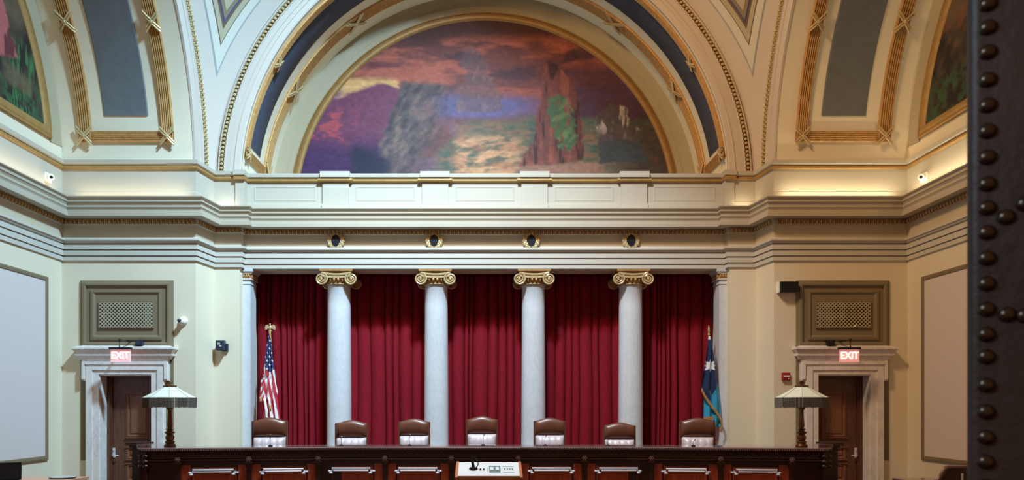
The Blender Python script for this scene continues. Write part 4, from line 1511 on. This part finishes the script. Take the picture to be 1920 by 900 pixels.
fu, fuc = flag('flag_with_stars_and_stripes', 'furled flag of stars and stripes on a pole with an eagle, before the red curtain', 507, 622, 15.42,
          [(618, 505.5), (640, 504), (690, 498), (706, 497), (712, 492), (730, 491), (745, 488), (752, 493), (770, 496), (800, 497)],
          [(618, 508.5), (640, 511), (670, 513), (700, 517), (716, 518.5), (735, 522), (745, 521), (770, 524), (800, 529)], 619, 800, us_col, 3.2, 0)
zt = CZ + (CY - 622) / F * 15.42 - 0.3
e = MB()
e.ball((0, 0, zt + 0.09), 0.03, 0.03, 0.06, 10, 6)
e.ball((0.0, -0.02, zt + 0.16), 0.02, 0.025, 0.022, 8, 5)
e.lathe([(0.012, zt - 0.02), (0.03, zt + 0.0), (0.035, zt + 0.02), (0.015, zt + 0.04)], seg=10)
for q in (-1, 1):
    wv = [(q * 0.02, zt + 0.12), (q * 0.06, zt + 0.155), (q * 0.10, zt + 0.14), (q * 0.115, zt + 0.09), (q * 0.105, zt + 0.03), (q * 0.085, zt + 0.055), (q * 0.065, zt + 0.045), (q * 0.05, zt + 0.07), (q * 0.02, zt + 0.06)]
    e.plate(wv if q < 0 else wv[::-1], -0.015, 0.012)
e.build('eagle_finial', M['gold_pale'], fu, True)
for (x, y) in ((493.5, 748), (511, 763)):
    X = (x - 507) / F * 15.42
    z = CZ + (CY - y) / F * 15.42 - 0.3
    MB().lathe([(0.02, z - 0.06), (0.028, z - 0.05), (0.022, z + 0.03), (0.01, z + 0.05)], X, -0.16, 10).build('tassel', M['gold'], fu, True)


def st_col(x, y, u):
    if y < 637:
        return (230, 232, 236)
    if star(x, y, 1328.5, 686, 13, 6.6, 8):
        return (226, 230, 236)
    # boundary of the light field
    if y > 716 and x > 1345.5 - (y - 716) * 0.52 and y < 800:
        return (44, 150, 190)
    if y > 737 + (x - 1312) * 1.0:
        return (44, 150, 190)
    return (24, 44, 84)


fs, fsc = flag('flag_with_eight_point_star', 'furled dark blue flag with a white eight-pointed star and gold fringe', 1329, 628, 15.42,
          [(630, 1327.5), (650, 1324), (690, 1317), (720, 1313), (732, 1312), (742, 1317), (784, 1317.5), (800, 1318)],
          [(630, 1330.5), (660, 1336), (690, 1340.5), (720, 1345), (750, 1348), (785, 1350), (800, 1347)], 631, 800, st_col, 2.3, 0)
YF = 15.42


def fpt(x, y, d):
    return ((x - 1329) / F * YF, d, CZ + (CY - y) / F * YF - 0.3)


m_ = MB()
path = [(1312, 729), (1317, 740), (1324, 751), (1332, 762), (1340, 772), (1347, 783), (1349.5, 794), (1345, 806)]
for k in range(len(path) - 1):
    (x1, y1), (x2, y2) = path[k], path[k + 1]
    for q in range(6):
        f_ = q / 6
        x, y = x1 + (x2 - x1) * f_, y1 + (y2 - y1) * f_
        m_.tube([fpt(x, y - 1, -0.165), fpt(x - 1.0, y + 4.5, -0.17)], 0.013, 5)
for k in range(14):
    x = 1317.5 + k * 1.2
    m_.tube([fpt(x, 781, -0.15), fpt(x, 787, -0.155)], 0.011, 5)
stuff(m_.build('gold_fringe', M['gold'], fsc))
zt = CZ + (CY - 628) / F * YF - 0.3
MB().lathe([(0.012, zt - 0.02), (0.026, zt), (0.02, zt + 0.03), (0.012, zt + 0.06), (0.026, zt + 0.09), (0.022, zt + 0.13), (0.004, zt + 0.21)], seg=10).build('spear_finial', M['gold_pale'], fs, True)

# ------------------------------------------------------------------ lectern
YLc = 7.6
lx = (916.5 - CX) / F * YLc
lec = tag(empty('lectern', (lx, YLc, 0)), 'orange wood lectern with a sloping white top in front of the long bench', 'lectern')
zb = CZ - (893 - CY) / F * YLc
zf = CZ - (867.5 - CY) / F * 7.98
m_ = MB()
for q in (-1, 1):
    hw = 0.365
    o = MB()
    x0, x1 = sorted((q * 0.365, q * 0.335))
    o.v = []
    pl = [(-0.02, 0), (0.40, 0), (0.40, zf + 0.012), (0.0, zb + 0.012), (-0.02, zb - 0.01)]
    n = len(pl)
    i = o.pts([(x0, y, z) for y, z in pl] + [(x1, y, z) for y, z in pl])
    for k in range(n):
        o.f.append((i + k, i + (k + 1) % n, i + n + (k + 1) % n, i + n + k))
    o.f += [tuple(range(n - 1, -1, -1)), tuple(range(n, 2 * n))]
    o.build('side_panel', M['light_wood'], lec)
MB().box(-0.335, 0.335, 0.0, 0.025, 0.06, zb).build('front_panel', M['light_wood'], lec)
MB().box(-0.335, 0.335, 0.36, 0.385, 0.06, zf - 0.02).build('back_panel', M['light_wood'], lec)
MB().box(-0.40, 0.40, -0.04, 0.43, 0, 0.06).build('plinth', M['light_wood'], lec)
sl = math.atan2(zf - zb, 0.385)
TT = Matrix.Translation((0, 0.0, zb)) @ Matrix.Rotation(sl, 4, 'X')
Ld = math.hypot(zf - zb, 0.385)
MB(TT).box(-0.335, 0.335, 0, Ld, -0.02, 0.004).build('sloping_top', M['paper'], lec)
MB(TT).box(0.005, 0.13, 0.10, 0.28, 0.004, 0.012).build('switch_plate', M['screen_grey'], lec)
for q in (0.035, 0.095):
    MB(TT).loops(q - 0.02, q + 0.02, -0.26, -0.16, 0, [(0, -0.016), (0.0, -0.01)]).build('switch', M['paper'], lec) if False else MB(TT).box(q - 0.018, q + 0.018, 0.13, 0.22, 0.012, 0.02).build('switch', M['paper'], lec)
for q in (-0.092, -0.055):
    MB(TT).box(q - 0.01, q + 0.01, 0.16, 0.205, 0.004, 0.01).build('button', M['black'], lec)
m_ = MB(TT)
m_.box(-0.02, -0.015, 0.12, 0.24, 0.004, 0.008)
for a_, b_ in ((0.155, 0.28), ):
    m_.box(a_, b_, 0.10, 0.105, 0.004, 0.007)
    m_.box(a_, b_, 0.27, 0.275, 0.004, 0.007)
for k in range(4):
    m_.box(0.17 + k * 0.028, 0.185 + k * 0.028, 0.17, 0.21, 0.004, 0.009)
m_.build('label_strip', M['screen_grey'], lec)
mic = tag(empty('lectern_microphone', (lx - 0.17, YLc + 0.19, zb + 0.19 * math.tan(sl))), 'black gooseneck microphone standing on the white lectern top', 'microphone')
MB().lathe([(0.05, 0), (0.045, 0.02), (0.02, 0.03)], seg=14).build('base', M['black'], mic, True)
MB().tube([(0, 0, 0.02), (-0.01, 0, 0.09), (-0.008, 0, 0.14)], [0.018, 0.016, 0.012], 8).build('capsule', M['black'], mic, True)
MB().tube([(0.03, 0, 0.01), (0.055, 0.0, 0.06), (0.035, 0, 0.12), (0.0, 0, 0.15)], 0.006, 6).build('gooseneck', M['black'], mic, True)

# ------------------------------------------------------------------ side desk with monitor and tray
desk = tag(empty('side_desk', (-6.0, 9.3, 0)), 'tan wooden desk by the wall in front of the door with the lever handle', 'desk')
zd = CZ - (893.5 - CY) / F * 9.6
MB().box(-0.75, 0.60, -0.5, 0.3, zd - 0.035, zd).build('top', M['desk_wood'], desk)
MB().box(-0.72, 0.57, 0.22, 0.26, zd - 0.35, zd - 0.035).build('apron', M['mahog_red'], desk)
for x in (-0.70, 0.55):
    for y in (-0.45, 0.25):
        MB().box(x - 0.03, x + 0.03, y - 0.03, y + 0.03, 0, zd - 0.035).build('leg', M['mahog_red'], desk)
p = P(121, 892, 9.4)
tr = tag(empty('round_tray', (p[0], 9.36, zd)), 'flat round grey tray lying on the tan desk', 'tray')
MB().lathe([(0.13, 0.0), (0.165, 0.008), (0.17, 0.018)], seg=32, ry=0.8).build('dish', M['black'], tr, True)
MB().lathe([(0.16, 0.018), (0.14, 0.022), (0.10, 0.022)], seg=32, ry=0.8).build('inner_plate', M['chrome'], tr, True)
p = P(18, 900, 9.0)
mo = tag(empty('desk_monitor', (p[0], 9.0, zd), 0.5), 'small black monitor standing on the tan desk', 'monitor')
MB().box(-0.10, 0.10, -0.06, 0.06, 0, 0.015).build('stand', M['black'], mo)
m_ = MB().loops(-0.125, 0.125, 0.015, 0.24, 0.0, [(0, -0.02), (0, 0.015), (0.012, 0.018), (0.015, 0.013)])
m_.xf(Matrix.Rotation(-0.15, 4, 'X')).build('screen', M['black'], mo)
m_ = MB().box(-0.125, 0.125, 0.0, 0.05, 0.03, 0.20)
m_.xf(Matrix.Rotation(-0.15, 4, 'X')).build('casing', M['bluegrey'], mo)

# ------------------------------------------------------------------ dark chair and table by the studded door
tb = tag(empty('low_table', (5.55, 9.2, 0)), 'dark wooden table edge under the pinkish wall panel', 'table')
zt2 = CZ - (896 - CY) / F * 9.5
MB().box(-0.05, 1.2, -0.4, 0.3, zt2 - 0.05, zt2).build('top', M['mahog_top'], tb)
for x in (0.02, 1.14):
    for y in (-0.34, 0.24):
        MB().box(x - 0.03, x + 0.03, y - 0.03, y + 0.03, 0, zt2 - 0.05).build('leg', M['mahog'], tb)
Yk = 8.2
ac = tag(empty('side_chair', ((1806 - CX) / F * Yk, Yk, 0)), 'dark leather chair with a curved crest beside the studded door', 'chair')
zc = CZ - (876 - CY) / F * Yk
cr = []
for q in np.linspace(-1, 1, 21):
    e_ = sstep(1.0, 0.55, abs(q))
    cr.append((0.32 * q, zc - 0.17 * (1 - float(e_))))
m_ = MB().plate([(x, z - 0.5) for x, z in cr] + [(x, z - 0.012) for x, z in reversed(cr)], -0.02, 0.05)
m_.build('backrest', M['leather_dark'], ac)
MB().tube([(x, 0.015, z) for x, z in cr], 0.022, 8).build('crest_rail', M['mahog_top'], ac, True)
MB().box(-0.28, 0.28, -0.02, 0.5, 0.42, 0.50).build('seat', M['leather_dark'], ac)
for x in (-0.25, 0.25):
    for y in (0.0, 0.46):
        MB().box(x - 0.025, x + 0.025, y - 0.025, y + 0.025, 0, 0.42).build('leg', M['mahog'], ac)
MB().tube([(-0.03, -0.03, zc - 0.07), (-0.03, -0.03, zc - 0.30)], 0.012, 8).build('nail_strip', M['chrome'], ac, True)

# ------------------------------------------------------------------ studded leather door leaf beside the camera
YD, SW = 0.80, math.radians(37)
ex = (1812 - CX) / F * YD
dl = structure(empty('door_3', (ex, YD, 0), -SW))
lf = MB()
out = [(0.9, 0.0), (0.9, 0.05)] + [(0.012 - 0.012 * math.sin(q), 0.038 + 0.012 * math.cos(q)) for q in np.linspace(0, PI / 2, 5)] + [(0.012 - 0.012 * math.cos(q), 0.012 - 0.012 * math.sin(q)) for q in np.linspace(0, PI / 2, 5)]
lf.prism(out[::-1], 0.0, 2.6)
lf.build('leather_covering', M['leather_dark'], dl, True)
NY = [-40, 8, 52, 98, 150, 198, 246, 295, 345, 390, 436, 484, 532, 580, 627, 669, 722, 772, 820, 866, 912, 960]
NX = [(1852 - (y / 900) * 4, y) for y in NY] + [(1886, 407), (1888, 590), (1886, 225 - 400), (1922, 382), (1922, 592), (1955, 407), (1957, 590), (1890, 960)]
first = None
for x, y in NX:
    k_ = (x - CX) / F
    tt = (k_ * YD - ex) / (math.cos(SW) + k_ * math.sin(SW))
    zz = CZ + (CY - y) / F * (YD - tt * math.sin(SW))
    if first is None:
        m_ = MB()
        rows = []
        for q in np.linspace(0, PI / 2, 6):
            rows.append([(0.0088 * math.cos(q) * math.cos(a), -0.0068 * math.sin(q), 0.0088 * math.cos(q) * math.sin(a)) for a in np.linspace(0, 2 * PI, 14, endpoint=False)])
        m_.grid(rows, True)
        first = m_.build('nail', M['nail'], dl, 'all')
        o = first
    else:
        o = first.copy()
        COL.objects.link(o)
    o.location = (tt, 0, zz)
